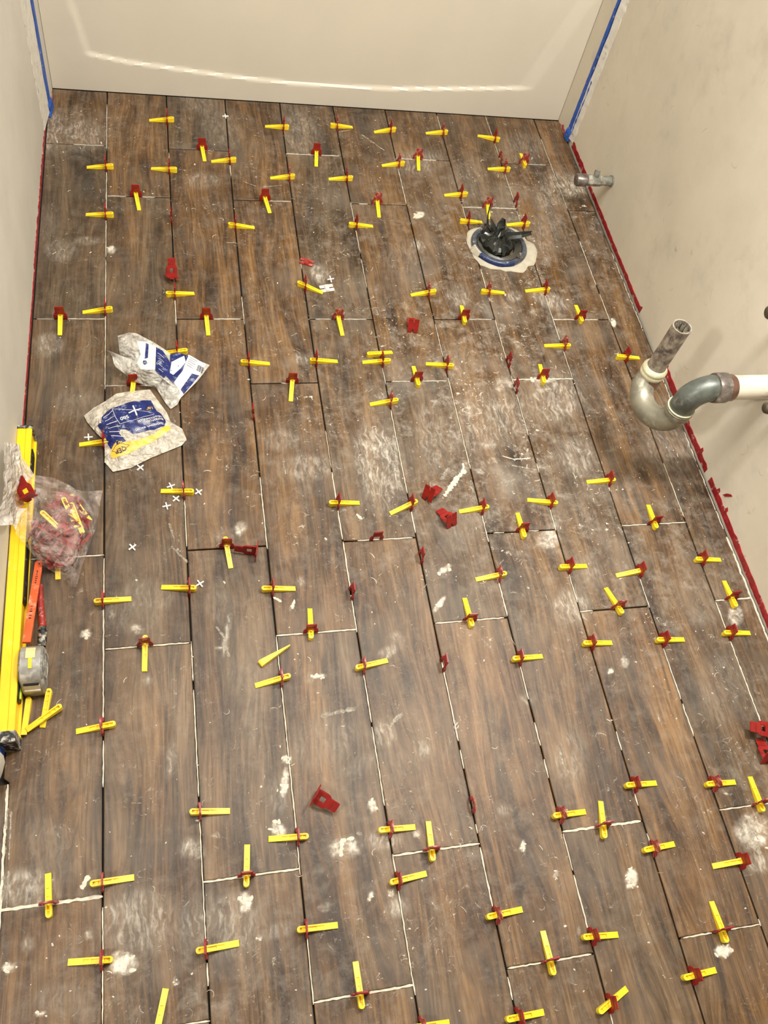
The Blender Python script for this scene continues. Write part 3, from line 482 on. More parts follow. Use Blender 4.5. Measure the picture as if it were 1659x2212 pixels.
# ------------------------------------------------------------------ floor tiles, one object each
SM = np.array([s for s in SMEAR_AND_GLOW])
HAZE = [(1.00, -0.90, .33, .50), (1.20, -0.50, .28, .45), (.92, -1.22, .28, .42), (.70, -1.92, .22, .32), (.25, -2.12, .18, .38),
        (1.30, -1.45, .25, .32), (.08, -.05, .12, .40), (1.33, -.28, .18, .38), (.70, -.28, .40, .22), (1.32, -1.88, .16, .25), (.55, -1.05, .3, .15)]
def stain(P):
    x, y = P[:, 0], P[:, 1]
    hz = np.full(len(P), 0.10)
    for a, b, r, s in HAZE:
        hz = hz + s * np.exp(-((x - a) ** 2 + (y - b) ** 2) / (r * r))
    sm = np.zeros(len(P)); dr = np.zeros(len(P))
    for cx, cy, m0, m1, m2, m3, s in SM:
        dx, dy = x - cx, y - cy
        u, v = m0 * dx + m1 * dy, m2 * dx + m3 * dy
        d = np.sqrt(u * u + v * v)
        k = np.clip((1.35 - d) / 0.8, 0, 1); k = k * k * (3 - 2 * k) * s
        if s < 0.56: dr = np.maximum(dr, k)
        else: sm = np.maximum(sm, k)
    return np.minimum(hz, 0.9), sm, dr

rng = random.Random(7)
TONE = {(3, 1): (-.35, .16), (2, 0): (-.4, .02), (5, 5): (-.3, .14), (7, 5): (-.25, .12), (7, 7): (-.1, .12), (4, 6): (-.05, .12), (5, 7): (.15, .16),
        (6, 6): (.15, .12), (8, 6): (-.15, .12), (3, 3): (-.2, 0.02), (2, 2): (-.3, .03), (0, 6): (-.35, -.12), (0, 0): (.55, -.14), (2, -2): (.35, -.14),
        (4, -2): (.45, -.08), (4, 0): (.3, -.1), (1, 3): (.2, .0), (0, 2): (.15, -.04), (1, 1): (.3, -.04), (6, 4): (-.05, .04), (9, 5): (.1, .06), (3, 7): (-.2, .02), (8, 4): (.05, -.02),
        (2, 4): (.25, .0), (3, 5): (.1, .02), (1, 5): (.2, .02), (0, 4): (.1, -.02), (1, 7): (.35, .02), (2, 6): (.1, -.02), (4, 4): (-.05, .04), (9, 3): (.05, .02)}
T_EDGE = 0.0014
def make_tile(c, n, ya, yb, fx0, fx1):
    """ya < yb: near and far edges; fx0/fx1 give the side edges"""
    xs = [0.0, T_EDGE / W] + [T_EDGE / W + (1 - 2 * T_EDGE / W) * i / 22 for i in range(1, 22)] + [1 - T_EDGE / W, 1.0]
    ln = yb - ya
    ny = max(3, int(ln / 0.0075))
    ys = [0.0, T_EDGE / ln] + [T_EDGE / ln + (1 - 2 * T_EDGE / ln) * j / ny for j in range(1, ny)] + [1 - T_EDGE / ln, 1.0]
    nx_, ny_ = len(xs), len(ys)
    V = []
    for j, v in enumerate(ys):
        for i, u in enumerate(xs):
            y = ya + v * ln
            if c >= 0 and n < 0 or (c % 2 and n == -1):      # tiles cut along the tub
                y = ya + v * (front_y(c * W + u * W) - 0.003 - ya)
            x0, x1 = fx0(y), fx1(y)
            z = -0.0009 if i in (0, nx_ - 1) or j in (0, ny_ - 1) else 0.0
            V.append((x0 + u * (x1 - x0), y, z))
    top = len(V)
    V = np.array(V)
    per = [i for i in range(nx_)] + [j * nx_ + nx_ - 1 for j in range(1, ny_)] + [(ny_ - 1) * nx_ + i for i in range(nx_ - 2, -1, -1)] + [j * nx_ for j in range(ny_ - 2, 0, -1)]
    low = V[per].copy(); low[:, 2] = -0.0092
    F = [(j * nx_ + i, j * nx_ + i + 1, (j + 1) * nx_ + i + 1, (j + 1) * nx_ + i) for j in range(ny_ - 1) for i in range(nx_ - 1)]
    m = len(per)
    F += [(per[(k + 1) % m], per[k], top + k, top + (k + 1) % m) for k in range(m)]
    A = np.vstack([V, low])
    me = bpy.data.meshes.new('tile')
    me.from_pydata(A.tolist(), [], F)
    hz, sm, dr = stain(A)
    tone, light = TONE.get((c, n), (rng.uniform(-.25, .35), rng.uniform(-.06, .08)))
    seed = rng.uniform(0, 9)
    for nm, arr in (('haze', hz), ('smear', sm), ('drag', dr), ('tone', np.full(len(A), 0.26 + tone * 1.25)), ('light', np.full(len(A), light)), ('seed', np.full(len(A), seed))):
        me.attributes.new(nm, 'FLOAT', 'POINT').data.foreach_set('value', arr.astype(np.float32))
    return link('tile', me, M['tile'], floor)
h = JW / 2
for c in range(-1, 10):
    ev = (c % 2 == 0)
    cuts = [end_y(c, n) for n in ((0, 2, 4, 6, 8) if ev else (1, 3, 5, 7, 9))]
    ids = [-2, 0, 2, 4, 6] if ev else [-1, 1, 3, 5, 7]
    tops = [0.08] + cuts[:-1]
    for n, yt, yb_ in zip(ids, tops, cuts):
        ya, yb = yb_ + h, yt - (0 if n < 0 else h)
        if c == -1:
            if ya > WL_END - 0.02: continue
            yb = min(yb, WL_END - 0.004)
        if c == -1:
            f0, f1 = (lambda y: -W), (lambda y: 0.004)
        else:
            f0 = (lambda y, c=c: (max(wall_left_x(y) + 0.004, 0) if y > WL_END else 0.0085) if c == 0 else joint_x(c, y) + h)
            f1 = (lambda y, c=c: (WALL_R - 0.008) if c == 9 else joint_x(c + 1, y) - h)
        make_tile(c, n, ya, yb, f0, f1)

# ------------------------------------------------------------------ mortar: joints, residue and crumbs
def strip(mb, pts, wid, ztop, zj, r, zbase=-0.009):
    """irregular bead of mortar along a polyline"""
    prev = None
    for i, p in enumerate(pts):
        a = pts[max(i - 1, 0)]; b_ = pts[min(i + 1, len(pts) - 1)]
        d = Vector((b_[0] - a[0], b_[1] - a[1])).normalized(); s = Vector((-d.y, d.x))
        taper = 0.45 if i in (0, len(pts) - 1) else 1.0
        wl_, wr_ = wid * r.uniform(.55, 1.25) * taper, wid * r.uniform(.55, 1.25) * taper
        z = ztop + r.uniform(-zj, zj)
        vs = [mb.b.verts.new((p[0] + s.x * k, p[1] + s.y * k, zz)) for k, zz in ((wl_, zbase), (wl_ * .8, z), (-wr_ * .8, z + r.uniform(-zj, zj) * .5), (-wr_, zbase))]
        if prev:
            for k in range(3):
                mb.b.faces.new((prev[k], prev[k + 1], vs[k + 1], vs[k]))
        else:
            mb.b.faces.new(vs)
        prev = vs
    mb.b.faces.new(prev[::-1])
mr = random.Random(3)
mb = MB()
for k, segs in MJ.items():
    for y1, y2 in segs:
        n = max(2, int((y2 - y1) / 0.007))
        side = mr.choice((-1, 1)) * mr.uniform(0, .5e-3)
        pts = [(joint_x(k, y1 + (y2 - y1) * i / n) + side + mr.uniform(-.25e-3, .25e-3), y1 + (y2 - y1) * i / n) for i in range(n + 1)]
        strip(mb, pts, mr.uniform(.0009, .0014) * (1.2 if y1 < -1.2 else .85), -0.0003, 0.0007, mr)
for c, n_, segs in ME:
    y = end_y(c, n_)
    xa, xb = (wall_left_x(y) + 0.004 if c == 0 else joint_x(c, y)), (WALL_R - .008 if c == 9 else joint_x(c + 1, y))
    for a, b_, wd in segs:
        x1, x2 = xa + (xb - xa) * a, xa + (xb - xa) * b_
        n = max(2, int((x2 - x1) / 0.006))
        pts = [(x1 + (x2 - x1) * i / n, y + mr.uniform(-.3e-3, .3e-3)) for i in range(n + 1)]
        strip(mb, pts, wd * .52e-3, -0.0003 if wd < 3.1 else 0.0004, 0.0006, mr)
# along the right wall and at the open end of the left wall
for y1, y2, wd in ((-1.36, -.9, .0012), (-1.9, -1.38, .0026), (-.78, -.5, .001)):
    n = int((y2 - y1) / .008)
    strip(mb, [(WALL_R - .0095 + mr.uniform(-.8e-3, .8e-3), y1 + (y2 - y1) * i / n) for i in range(n + 1)], wd, 0.0006, 0.0009, mr)
strip(mb, [(0.0065 + mr.uniform(-.5e-3, .5e-3), -1.746 - .006 * i) for i in range(46)], 0.0026, 0.0004, 0.0008, mr)
o = mb.build('mortar_filling', M['mortar'], floor); o['kind'] = 'stuff'

def blob(mb, x, y, rx, ry, ang, hgt, r, seg=9, z0=-0.0001):
    """flattened irregular lump"""
    ca, sa = cos(ang), sin(ang)
    ring, rim = [], []
    for k in range(seg):
        t = 2 * pi * k / seg
        j = r.uniform(.65, 1.2)
        for lst, f, z in ((ring, 1.0, z0), (rim, .62, hgt * r.uniform(.6, 1))):
            u, v = rx * j * f * cos(t), ry * j * f * sin(t)
            lst.append(mb.b.verts.new((x + u * ca - v * sa, y + u * sa + v * ca, z)))
    for k in range(seg):
        mb.b.faces.new((ring[k], ring[(k + 1) % seg], rim[(k + 1) % seg], rim[k]))
    mb.b.faces.new(rim)
mb, mb2 = MB(), MB()
for pts, wd, s in STROKE:
    P = [Vector(p) for p in pts]
    dense = []
    for a, b_ in zip(P, P[1:]):
        n = max(2, int((b_ - a).length / 0.003))
        dense += [a.lerp(b_, i / n) for i in range(n)]
    dense.append(P[-1])
    if s < .34: continue
    m_ = mb if s > .64 else mb2
    k = 0
    while k < len(dense) - 2:                       # broken into daubs of uneven length
        n = mr.randint(3, 9) if s < .8 else mr.randint(6, 14)
        seg = [(p.x + mr.uniform(-.1, .1) * wd, p.y + mr.uniform(-.1, .1) * wd) for p in dense[k:k + n + 1]]
        if len(seg) > 1 and mr.random() < .45 + s * .55:
            strip(m_, seg, wd * mr.uniform(.6, 1.0), .0003, .0002, mr, -0.0001)
        k += n
for cx, cy, m0, m1, m2, m3, s in SM:
    if s >= 0.7:
        mi = np.linalg.inv(np.array([[m0, m1], [m2, m3]]))
        for _ in range(9 if s > .85 else 5):
            d, t = mr.random() ** .6 * .9, mr.uniform(0, 2 * pi)
            u = mi @ np.array([d * cos(t), d * sin(t)])
            sc = min(.0075, .42 * np.sqrt(abs(np.linalg.det(mi))))
            blob(mb, cx + u[0], cy + u[1], sc * mr.uniform(.4, 1), sc * mr.uniform(.3, .9), mr.uniform(0, pi), .0004 + .0006 * mr.random(), mr, 9)
n = 0
while n < 1150:
    x, y = mr.uniform(.01, 1.44), mr.uniform(-2.3, .06)
    hz = stain(np.array([[x, y]]))[0][0]
    if mr.random() > .15 + hz: continue
    n += 1
    r_ = mr.choice((.0005, .0006, .0007, .0009, .0012, .0016)) * mr.uniform(.7, 1.2)
    if mr.random() < .05: r_ *= 2.0
    blob(mb, x, y, r_ * mr.uniform(1, 2.0), r_, mr.uniform(0, pi), r_ * mr.uniform(.4, .9), mr, 6)
# thin curled threads left by the trowel and fingers
made = 0
while made < 1500:
    x, y = mr.uniform(.02, 1.43), mr.uniform(-2.28, .04)
    if mr.random() > .03 + stain(np.array([[x, y]]))[0][0] * .9: continue
    for _ in range(mr.randint(1, 4)):
        made += 1
        px, py = x + mr.gauss(0, .010), y + mr.gauss(0, .010)
        if not (.006 < px < 1.445 and py < .05): continue
        a, L_, cv = mr.uniform(0, 2 * pi), mr.uniform(.005, .020), mr.uniform(-210, 210)
        pts = []
        for i in range(6):
            pts.append((px, py)); px += cos(a) * L_ / 5; py += sin(a) * L_ / 5; a += cv * L_ / 5
        strip(mb if mr.random() < .12 else mb2, pts, mr.choice((.0003, .0004, .0005, .0008)), .0003, .0001, mr, -0.0001)
o = mb.build('mortar_residue', M['mortar'], floor); o['kind'] = 'stuff'
o = mb2.build('mortar_film', M['residue'], floor); o['kind'] = 'stuff'

# ------------------------------------------------------------------ wall feet: red membrane, tape, plaster end
def ragged(mb, base, up, out, n, lo, hi, r, thick=0.0012, gap=None):
    """ragged painted band; base(t) -> foot point, up/out unit vectors"""
    prev = None
    for i in range(n + 1):
        t = i / n
        if gap and any(a < t < b for a, b in gap): prev = None; continue
        p = Vector(base(t)); hgt = r.uniform(lo(t), hi(t)); low = r.uniform(-.001, .0015)
        vs = [mb.b.verts.new(p + up * low), mb.b.verts.new(p + up * low + out * thick), mb.b.verts.new(p + up * hgt + out * thick), mb.b.verts.new(p + up * hgt)]
        if prev:
            for k in range(4):
                mb.b.faces.new((prev[k], prev[(k + 1) % 4], vs[(k + 1) % 4], vs[k]))
        else: mb.b.faces.new(vs)
        prev = vs
UP = Vector((0, 0, 1))
rr = random.Random(11)
mb = MB()
yA, yB = -0.058, -1.62
prof = lambda t: (.020 if t < .12 else .015 if t < .42 else .024 if t < .62 else .020)
ragged(mb, lambda t: (WALL_R, yA + (yB - yA) * t, 0.001), UP, Vector((-1, 0, 0)), 130, lambda t: prof(t) * (.80 + .16 * noise.noise(Vector((t * 60, 1, 0)))), lambda t: prof(t) * (.96 + .2 * noise.noise(Vector((t * 60, 1, 0)))), rr, .0014, [(.095, .115), (.425, .54), (.742, .752)])
mb.prism([(-1.298, .035), (-1.290, .031), (-1.296, .045), (-1.305, .056), (-1.312, .058), (-1.306, .047)], 'x', WALL_R - .0012, WALL_R)
for t0 in (-1.17, -1.28, -1.33, -.92):
    mb.prism([(t0, .015), (t0 + .012, .016), (t0 + .008, .030), (t0 + .001, .027)], 'x', WALL_R - .0013, WALL_R)
mb.build('red_membrane', M['red_paint'], wall_right)
mb = MB()
ragged(mb, lambda t: (wall_left_x(-.03 - 1.06 * t), -.03 - 1.06 * t, 0.001), UP, Vector((1, 0, 0)), 130, lambda t: .007, lambda t: .018 if t < .55 else .010, rr, .0016)
mb.build('red_membrane', M['red_paint'], wall_left)
mb = MB()
ragged(mb, lambda t: (LX, .05 - .045 * t, 0.001), UP, Vector((1, 0, 0)), 9, lambda t: .004, lambda t: .012, rr, .0014)
ragged(mb, lambda t: (wall_left_x(-1.66 - .06 * t), -1.66 - .06 * t, 0.001), UP, Vector((1, 0, 0)), 12, lambda t: .012, lambda t: .03, rr, .004)
mb.build('red_splash', M['red_thin'], wall_left)
mb = MB()
ragged(mb, lambda t: (RX, .045 - .05 * t, 0.001), UP, Vector((-1, 0, 0)), 9, lambda t: .004, lambda t: .016, rr, .0014)
mb.build('red_splash', M['red_thin'], wall_right)
# rounded plastered end of the left wall
mb = MB()
R2 = random.Random(5)
rings = []
for z in [0.0, .012, .03, .06, .1, .2, .5, 1.2, 2.4]:
    g = (1.0 if z > .15 else 1.0 + .8 * sin(z / .15 * pi)) if z < 1 else 1.0
    rings.append([mb.b.verts.new((wall_left_x(-1.72) - .03 + .030 * g * cos(t), -1.728 + (.018 if sin(t) > 0 else .028) * g * sin(t) + R2.uniform(-.001, .001), z)) for t in [pi * (-.5 + k / 10) for k in range(11)]])
for a, b_ in zip(rings, rings[1:]):
    for k in range(10): mb.b.faces.new((a[k], a[k + 1], b_[k + 1], b_[k]))
mb.build('corner_plaster', M['wall_l'], wall_left, smooth=60)

# the thicker board beside the tub, with taped corner and feathered caulk
mb = MB(); mb.prism([(-.001, -.006), (LX - .0008, -.006), (LX - .0004, .2), (-.001, .2)], 'z', 0.0, 1.6)
mb.build('tub_side_board', M['wall_l'], wall_left)
mb = MB(); mb.prism([(RX + .0008, -.015), (WALL_R + .001, -.015), (WALL_R + .001, .2), (RX + .0008, .2)], 'z', 0.0, 1.6)
mb.build('tub_side_board', M['wall_r'], wall_right)
def tape_strip(p_wall, p_mid, p_tip, label, seed, low):
    """vertical profile: caulk feathered from p_wall to p_mid, tape from p_mid round to p_tip"""
    r = random.Random(seed)
    root = empty('masking_tape', (0, 0, 0))
    A, B_, C_ = Vector(p_wall), Vector(p_mid), Vector(p_tip)
    for nm, mat, P, Q, z0 in (('caulk_bead', M['tape_white'], A, B_, .012), ('tape', M['tape'], B_, C_, .003)):
        mb = MB(); prev = None
        nrm = Vector((-(Q - P).y, (Q - P).x)).normalized()
        if nrm.x * (1 if A.x < .7 else -1) < 0: nrm = -nrm
        for i in range(100):
            z = z0 + i * .011
            j = Vector((0, r.uniform(-.0022, .0022)))
            e = .5 + .5 * noise.noise(Vector((z * 14, seed * 3.1, 0)))
            p, q = Vector(P), Vector(Q)
            if nm == 'tape':
                f = (.25 + .35 * e) if z > .2 else (-.25 - .2 * e) if low else .1 * e
                p = P + (Q - P) * f
                if i < 3: q = Q + nrm * .005; p = P + nrm * .004 + j * 2
            else:
                q = Q + (Q - P) * .12 * e; p = P + j * .5
            t = nrm * (.0018 if nm == 'tape' else .0011 + .0012 * e)
            bk = -nrm * .006
            vs = [mb.b.verts.new((*(v + j * k), z)) for v, k in ((p + bk, .2), (p + t * (.6 if nm == 'tape' else .9), .6), (q + t, .3), (q + bk, .1))]
            if prev:
                for k in range(4): mb.b.faces.new((prev[k], prev[(k + 1) % 4], vs[(k + 1) % 4], vs[k]))
            else: mb.b.faces.new(vs)
            prev = vs
        mb.b.faces.new(prev[::-1])
        mb.build(nm, mat, root)
    return tag(root, label, 'tape')
tape_strip((wall_left_x(-.11), -.113), (.0105, -.040), (LX, -.004), 'blue masking tape with white caulk up the left wall beside the tub', 1, False)
tape_strip((WALL_R, -.056), (1.4568, -.032), (RX, -.013), 'blue masking tape with white caulk up the right wall beside the tub', 2, True)
mb = MB()
mb.prism([(-1.665, .002), (-1.70, .002), (-1.71, .02), (-1.705, .05), (-1.67, .055), (-1.66, .03)], 'x', wall_left_x(-1.68) + .0005, wall_left_x(-1.68) + .009)
tag(mb.build('tape_scrap', M['tape'], None, bevel=.001), 'blue tape scrap at the left wall foot just past the end of the yellow level', 'tape')

# ------------------------------------------------------------------ bathtub
def tub():
    root = empty('bathtub', (0.73, 0.075, 0.0))
    H = 0.40
    x0, x1 = LX + .0003, RX - .0003
    w_ = x1 - x0
    # embossed panel: recessed face with an arched lower edge
    xs = [i / 60 for i in range(61)]
    arch = [(0.093, .196), (.108, .100), (.218, .083), (.482, .063), (.646, .056), (.814, .057), (.934, .060), (1.136, .075), (1.343, .092), (1.40, .20)]
    def edge(x):
        for (a, za), (b_, zb) in zip(arch, arch[1:]):
            if a <= x <= b_:
                t = (x - a) / (b_ - a); return za + (zb - za) * t
        return 9
    mb = MB()
    NX, NZ = 260, 84
    grid = []
    for j in range(NZ + 1):
        z = H * j / NZ
        row = []
        for i in range(NX + 1):
            x = x0 + w_ * i / NX
            e = edge(x)
            d = (z - e) if e < 5 else -1
            # side edges of the panel lean outwards
            dl = (x - (.108 - (z - .10) * .20)) if z > .095 else x - .108
            drr = ((1.343 + (z - .09) * .35) - x) if z > .09 else 1.343 - x
            if e >= 5: d = (z - .2) if z > .2 else -1
            rec = min(1.0, max(0.0, d / 0.0055)) * min(1.0, max(0.0, dl / .016)) * min(1.0, max(0.0, drr / .045))
            if z > H - .03: rec *= max(0, (H - .004 - z) / .026)
            y = front_y(x) + .0065 * rec
            row.append(mb.b.verts.new((x - .73, y - .075, z)))
        grid.append(row)
    for j in range(NZ):
        for i in range(NX):
            mb.b.faces.new((grid[j][i], grid[j][i + 1], grid[j + 1][i + 1], grid[j + 1][i]))
    mb.build('apron', M['tub'], root, smooth=40)
    # rim and basin
    mb = MB()
    def rr_(inset, z, n=10, rad=.09):
        xa, xb, ya, yb = x0 + inset * 1.4 - .73, x1 - inset * 1.4 - .73, .012 + inset, .78 - inset
        if inset == 0: rad = .004
        pts = []
        for cx, cy, a0 in ((xb - rad, yb - rad, 0), (xa + rad, yb - rad, 90), (xa + rad, ya + rad, 180), (xb - rad, ya + rad, 270)):
            for k in range(n + 1):
                a = radians(a0 + 90 * k / n); pts.append((cx + rad * cos(a), cy + rad * sin(a), z))
        return [mb.b.verts.new(p) for p in pts]
    loops = [rr_(0, H - .012), rr_(0, H), rr_(.075, H), rr_(.085, H - .008), rr_(.12, .16, rad=.11), rr_(.17, .09, rad=.12)]
    for a, b_ in zip(loops, loops[1:]):
        for k in range(len(a)): mb.b.faces.new((a[k], a[(k + 1) % len(a)], b_[(k + 1) % len(a)], b_[k]))
    mb.b.faces.new(loops[-1])
    mb.build('basin', M['tub'], root, smooth=50)
    return tag(root, 'cream alcove bathtub with arched embossed panel on its apron', 'bathtub')
tub()

# ------------------------------------------------------------------ levelling clips and wedges
def clip_mesh(name, base=False, head=True):
    """upright plate with a wedge window; x along the joint, thickness along y, z up from the tile face"""
    mb = MB()
    t = .00085
    if head:
        out = [(-.0142, -.0075), (-.0142, .011), (-.0118, .0165), (-.0098, .0175), (-.0094, .0335), (-.008, .0345), (.008, .0345), (.0094, .0335), (.0098, .0175), (.0118, .0165), (.0142, .011), (.0142, -.0075), (.0066, -.0075), (.0066, .0132), (-.0066, .0132), (-.0066, -.0075)]
    else:
        out = [(-.0142, -.0075), (-.0142, .011), (-.0118, .0165), (-.006, .019), (-.003, .0235), (.004, .0245), (.009, .021), (.0118, .0165), (.0142, .011), (.0142, -.0075), (.0066, -.0075), (.0066, .0132), (-.0066, .0132), (-.0066, -.0075)]
    if base:
        mb.prism([(-.0142, -.0075), (-.0142, .011), (-.0118, .0165), (-.0098, .0175), (-.0048, .0175), (-.0048, -.0075)], 'y', -t, t)
        mb.prism([(.0142, -.0075), (.0142, .011), (.0118, .0165), (.0098, .0175), (.0048, .0175), (.0048, -.0075)], 'y', -t, t)
        mb.prism([(-.0098, .0175), (-.0094, .0335), (-.008, .0345), (.008, .0345), (.0094, .0335), (.0098, .0175)], 'y', -t, t)
        mb.box((-.0048, -t, .0105), (.0048, t, .0175)); mb.box((-.0048, -t, -.0075), (.0048, t, .0010))
    else:
        mb.prism(out, 'y', -t, t)
    mb.box((-.0136, -.0017, .0020), (-.0072, .0017, .0128)); mb.box((.0072, -.0017, .0020), (.0136, .0017, .0128))   # thickened legs
    if head:
        mb.box((-.0078, -.0016, .0195), (.0078, .0016, .0225)); mb.box((-.0078, -.0015, .0300), (.0078, .0015, .0328))
    if base:
        mb.prism([(-.0125, -.017), (-.0020, -.017), (-.0020, -.008), (.0020, -.008), (.0020, -.017), (.0125, -.017), (.0125, .017), (.0020, .017), (.0020, .008), (-.0020, .008), (-.0020, .017), (-.0125, .017)], 'z', -.0092, -.0074)
    bmesh.ops.recalc_face_normals(mb.b, faces=mb.b.faces[:])
    me = bpy.data.meshes.new(name); mb.b.to_mesh(me); mb.b.free()
    return me
def wedge_mesh(name):
    """tip at the origin, thick rounded end at +x, bottom flat on z = 0"""
    mb = MB()
    Lw, w, c = .065, .0046, .0023
    zt = lambda x: .0020 + .0098 * min(1, x / .058)
    secs = [(0, 0), (.0005, 0), (.022, 0), (.0222, .0022), (.030, .003), (.0302, .0018), (.034, .0018), (.0342, .0032), (.044, .0034), (.0442, .0022), (.048, .0022), (.0482, .0042), (.053, .0042), (.0532, .0026), (.0555, .0026), (.0557, .0046), (.0606, .0046), (.0608, 0), (.0622, 0), (.0636, 0), (.0646, 0), (.065, 0)]
    prev = None
    for x, dep in secs:
        r = x - (Lw - w)
        ww = w if r <= 0 else math.sqrt(max(w * w - r * r, 1e-8))
        cc = min(c, ww * .5)
        z = zt(x) - (.0004 if x in (0, .065) else 0)
        d = max(dep, .00003)
        ring = [mb.b.verts.new((x, yy, zz)) for yy, zz in ((-ww, .0002), (-ww, z), (-cc, z), (-cc * .92, z - d), (cc * .92, z - d), (cc, z), (ww, z), (ww, .0002))]
        if prev:
            for k in range(8): mb.b.faces.new((prev[k], prev[(k + 1) % 8], ring[(k + 1) % 8], ring[k]))
        else: mb.b.faces.new(ring[::-1])
        prev = ring
    mb.b.faces.new(prev)
    bmesh.ops.recalc_face_normals(mb.b, faces=mb.b.faces[:])
    me = bpy.data.meshes.new(name); mb.b.to_mesh(me); mb.b.free()
    return me
ME_CLIP = clip_mesh('leveling_clip'); ME_CLIP.materials.append(M['red'])
ME_CLIPD = clip_mesh('leveling_clip'); ME_CLIPD.materials.append(M['red_dusty'])
ME_BROKEN = clip_mesh('leveling_clip', head=False); ME_BROKEN.materials.append(M['red_dusty'])
ME_LOOSE = clip_mesh('leveling_clip', base=True); ME_LOOSE.materials.append(M['red'])
ME_WEDGE = wedge_mesh('leveling_wedge'); ME_WEDGE.materials.append(M['yellow'])
def inst(name, me, mtx):
    o = bpy.data.objects.new(name, me); COL.objects.link(o); o.matrix_world = mtx; return o
cr = random.Random(21)
sites = []      # (joint kind, joint number, y, clip xy, wedge angle or None, s)
for k, y, a, s in LONG: sites.append(('L', k, y, (joint_x(k, y), y), a, s))
for k, y in EMPTY: sites.append(('L', k, y, (joint_x(k, y), y), None, 0))
for c, n, x, y, a, s in CROSS: sites.append(('C', c, y, (x, y), a, s))
sites.append(('C', 4, end_y(4, 4) - .0, (0.6755, end_y(4, 4)), None, 0))
GC, GW = 'red levelling clips standing in the joints', 'yellow wedges pushed through the clips'
for kind in 'LC':
    for num in range(-1, 11):
        here = sorted([q for q in sites if q[0] == kind and q[1] == num], key=lambda q: -q[2])
        iw = 0
        for ic, (_, _, y, (x, yy), a, s) in enumerate(here):
            tilt = radians(cr.uniform(-4, 4))
            rz = (pi / 2 if kind == 'L' else 0.0) + radians(cr.uniform(-3, 3))
            me = (ME_BROKEN if kind == 'L' and cr.random() < .45 else ME_CLIP) if a is None else (ME_CLIPD if cr.random() < .3 else ME_CLIP)
            o = inst('leveling_clip', me, Matrix.Translation((x, yy, 0)) @ Matrix.Rotation(rz, 4, 'Z') @ Matrix.Rotation(tilt, 4, 'X'))
            if kind == 'L': place = 'in %s long joint from left, %s clip from the tub' % (ORD[num], ORD[ic + 1])
            else: place = 'in %s plank row from left, %s end-joint clip from tub' % (ORD[num + 1], ORD[ic + 1])
            tag(o, 'red clip %s%s' % ('without wedge ' if a is None else '', place), 'clip', GC)
            if a is None: continue
            iw += 1
            ar = radians(a)
            tip = (x - cos(ar) * s * .001, yy - sin(ar) * s * .001)
            w = inst('leveling_wedge', ME_WEDGE, Matrix.Translation((tip[0], tip[1], .0004)) @ Matrix.Rotation(ar, 4, 'Z'))
            if kind == 'L':
                way = 'left' if cos(ar) > 0 else 'right'
                tag(w, 'yellow wedge pointing %s across the %s long joint, %s wedge from the tub' % (way, ORD[num], ORD[iw]), 'wedge', GW)
            else:
                way = 'towards viewer' if sin(ar) > 0 else 'to the tub'
                tag(w, 'yellow wedge pointing %s in the %s plank row, %s end-joint wedge' % (way, ORD[num + 1], ORD[iw]), 'wedge', GW)

def lay(name, me, at, tipdir, wide, label, cat, group=None, z=0.0008, roll=0.0):
    """rest a loose piece on the floor: tipdir = its own z axis, wide = its own x axis"""
    d = Vector(tipdir).normalized(); x = Vector(wide); x = (x - d * x.dot(d)).normalized()
    if roll: x = Matrix.Rotation(radians(roll), 3, d) @ x
    y = d.cross(x)
    R3 = Matrix((x, y, d)).transposed()
    c = sum(((R3 @ v.co) for v in me.vertices), Vector()) / len(me.vertices)
    zmin = min((R3 @ v.co).z for v in me.vertices)
    return tag(inst(name, me, Matrix.Translation((at[0] - c.x, at[1] - c.y, z - zmin)) @ R3.to_4x4()), label, cat, group)
GL = 'loose red clips lying on the floor'
lay('leveling_clip', ME_LOOSE, (.300, -.612), (.05, .55, 1), (.8, .5, 0), 'loose red clip standing upright on second long joint above the wedge and bags', 'clip', GL)
lay('leveling_clip', ME_LOOSE, (.851, -.762), (.12, .93, -.36), (1, -.12, 0), 'loose red clip with slotted base facing viewer, alone in middle of sixth plank row', 'clip', GL)
lay('leveling_clip', ME_LOOSE, (.811, -1.236), (.75, .55, -.36), (.6, -.8, .25), 'loose red clip tipped over beside white tape-like mortar smears', 'clip', GL)
lay('leveling_clip', ME_LOOSE, (.829, -1.297), (-.38, .86, -.36), (.92, .40, .02), 'loose red clip with slotted base facing viewer, below the tipped-over one', 'clip', GL)
lay('leveling_clip', ME_LOOSE, (.418, -1.352), (-1, .22, 0), (0, .1, 1), 'loose red clip on its side, T-shaped from above, right of an end-joint wedge', 'clip', GL)
lay('leveling_clip', ME_LOOSE, (.507, -1.836), (.81, -.58, -.12), (.41, .57, .70), 'large loose red clip lying with base plate on edge, alone in the foreground', 'clip', GL)
lay('leveling_clip', ME_LOOSE, (1.349, -1.803), (-1, .25, .12), (.2, 1, .25), 'loose red clip lying flat at right edge, upper of two touching', 'clip', GL)
lay('leveling_clip', ME_LOOSE, (1.347, -1.842), (.10, .93, -.36), (1, -.1, .0), 'loose red clip at right edge, lower of two touching', 'clip', GL)
def base_piece(mat):
    mb = MB()
    mb.prism([(-.016, -.010), (-.0055, -.0085), (-.005, -.0014), (-.016, -.0018), (-.0165, .0016), (-.005, .0016), (-.0055, .0095), (-.016, .0105), (-.0165, .0105), (.016, .010), (.0165, .0016), (.0045, .0016), (.0045, -.0014), (.016, -.0016), (.0165, -.010)][::-1], 'z', 0, .0018)
    mb.box((-.0045, -.0008, .0016), (.0045, .0008, .004))
    return mb
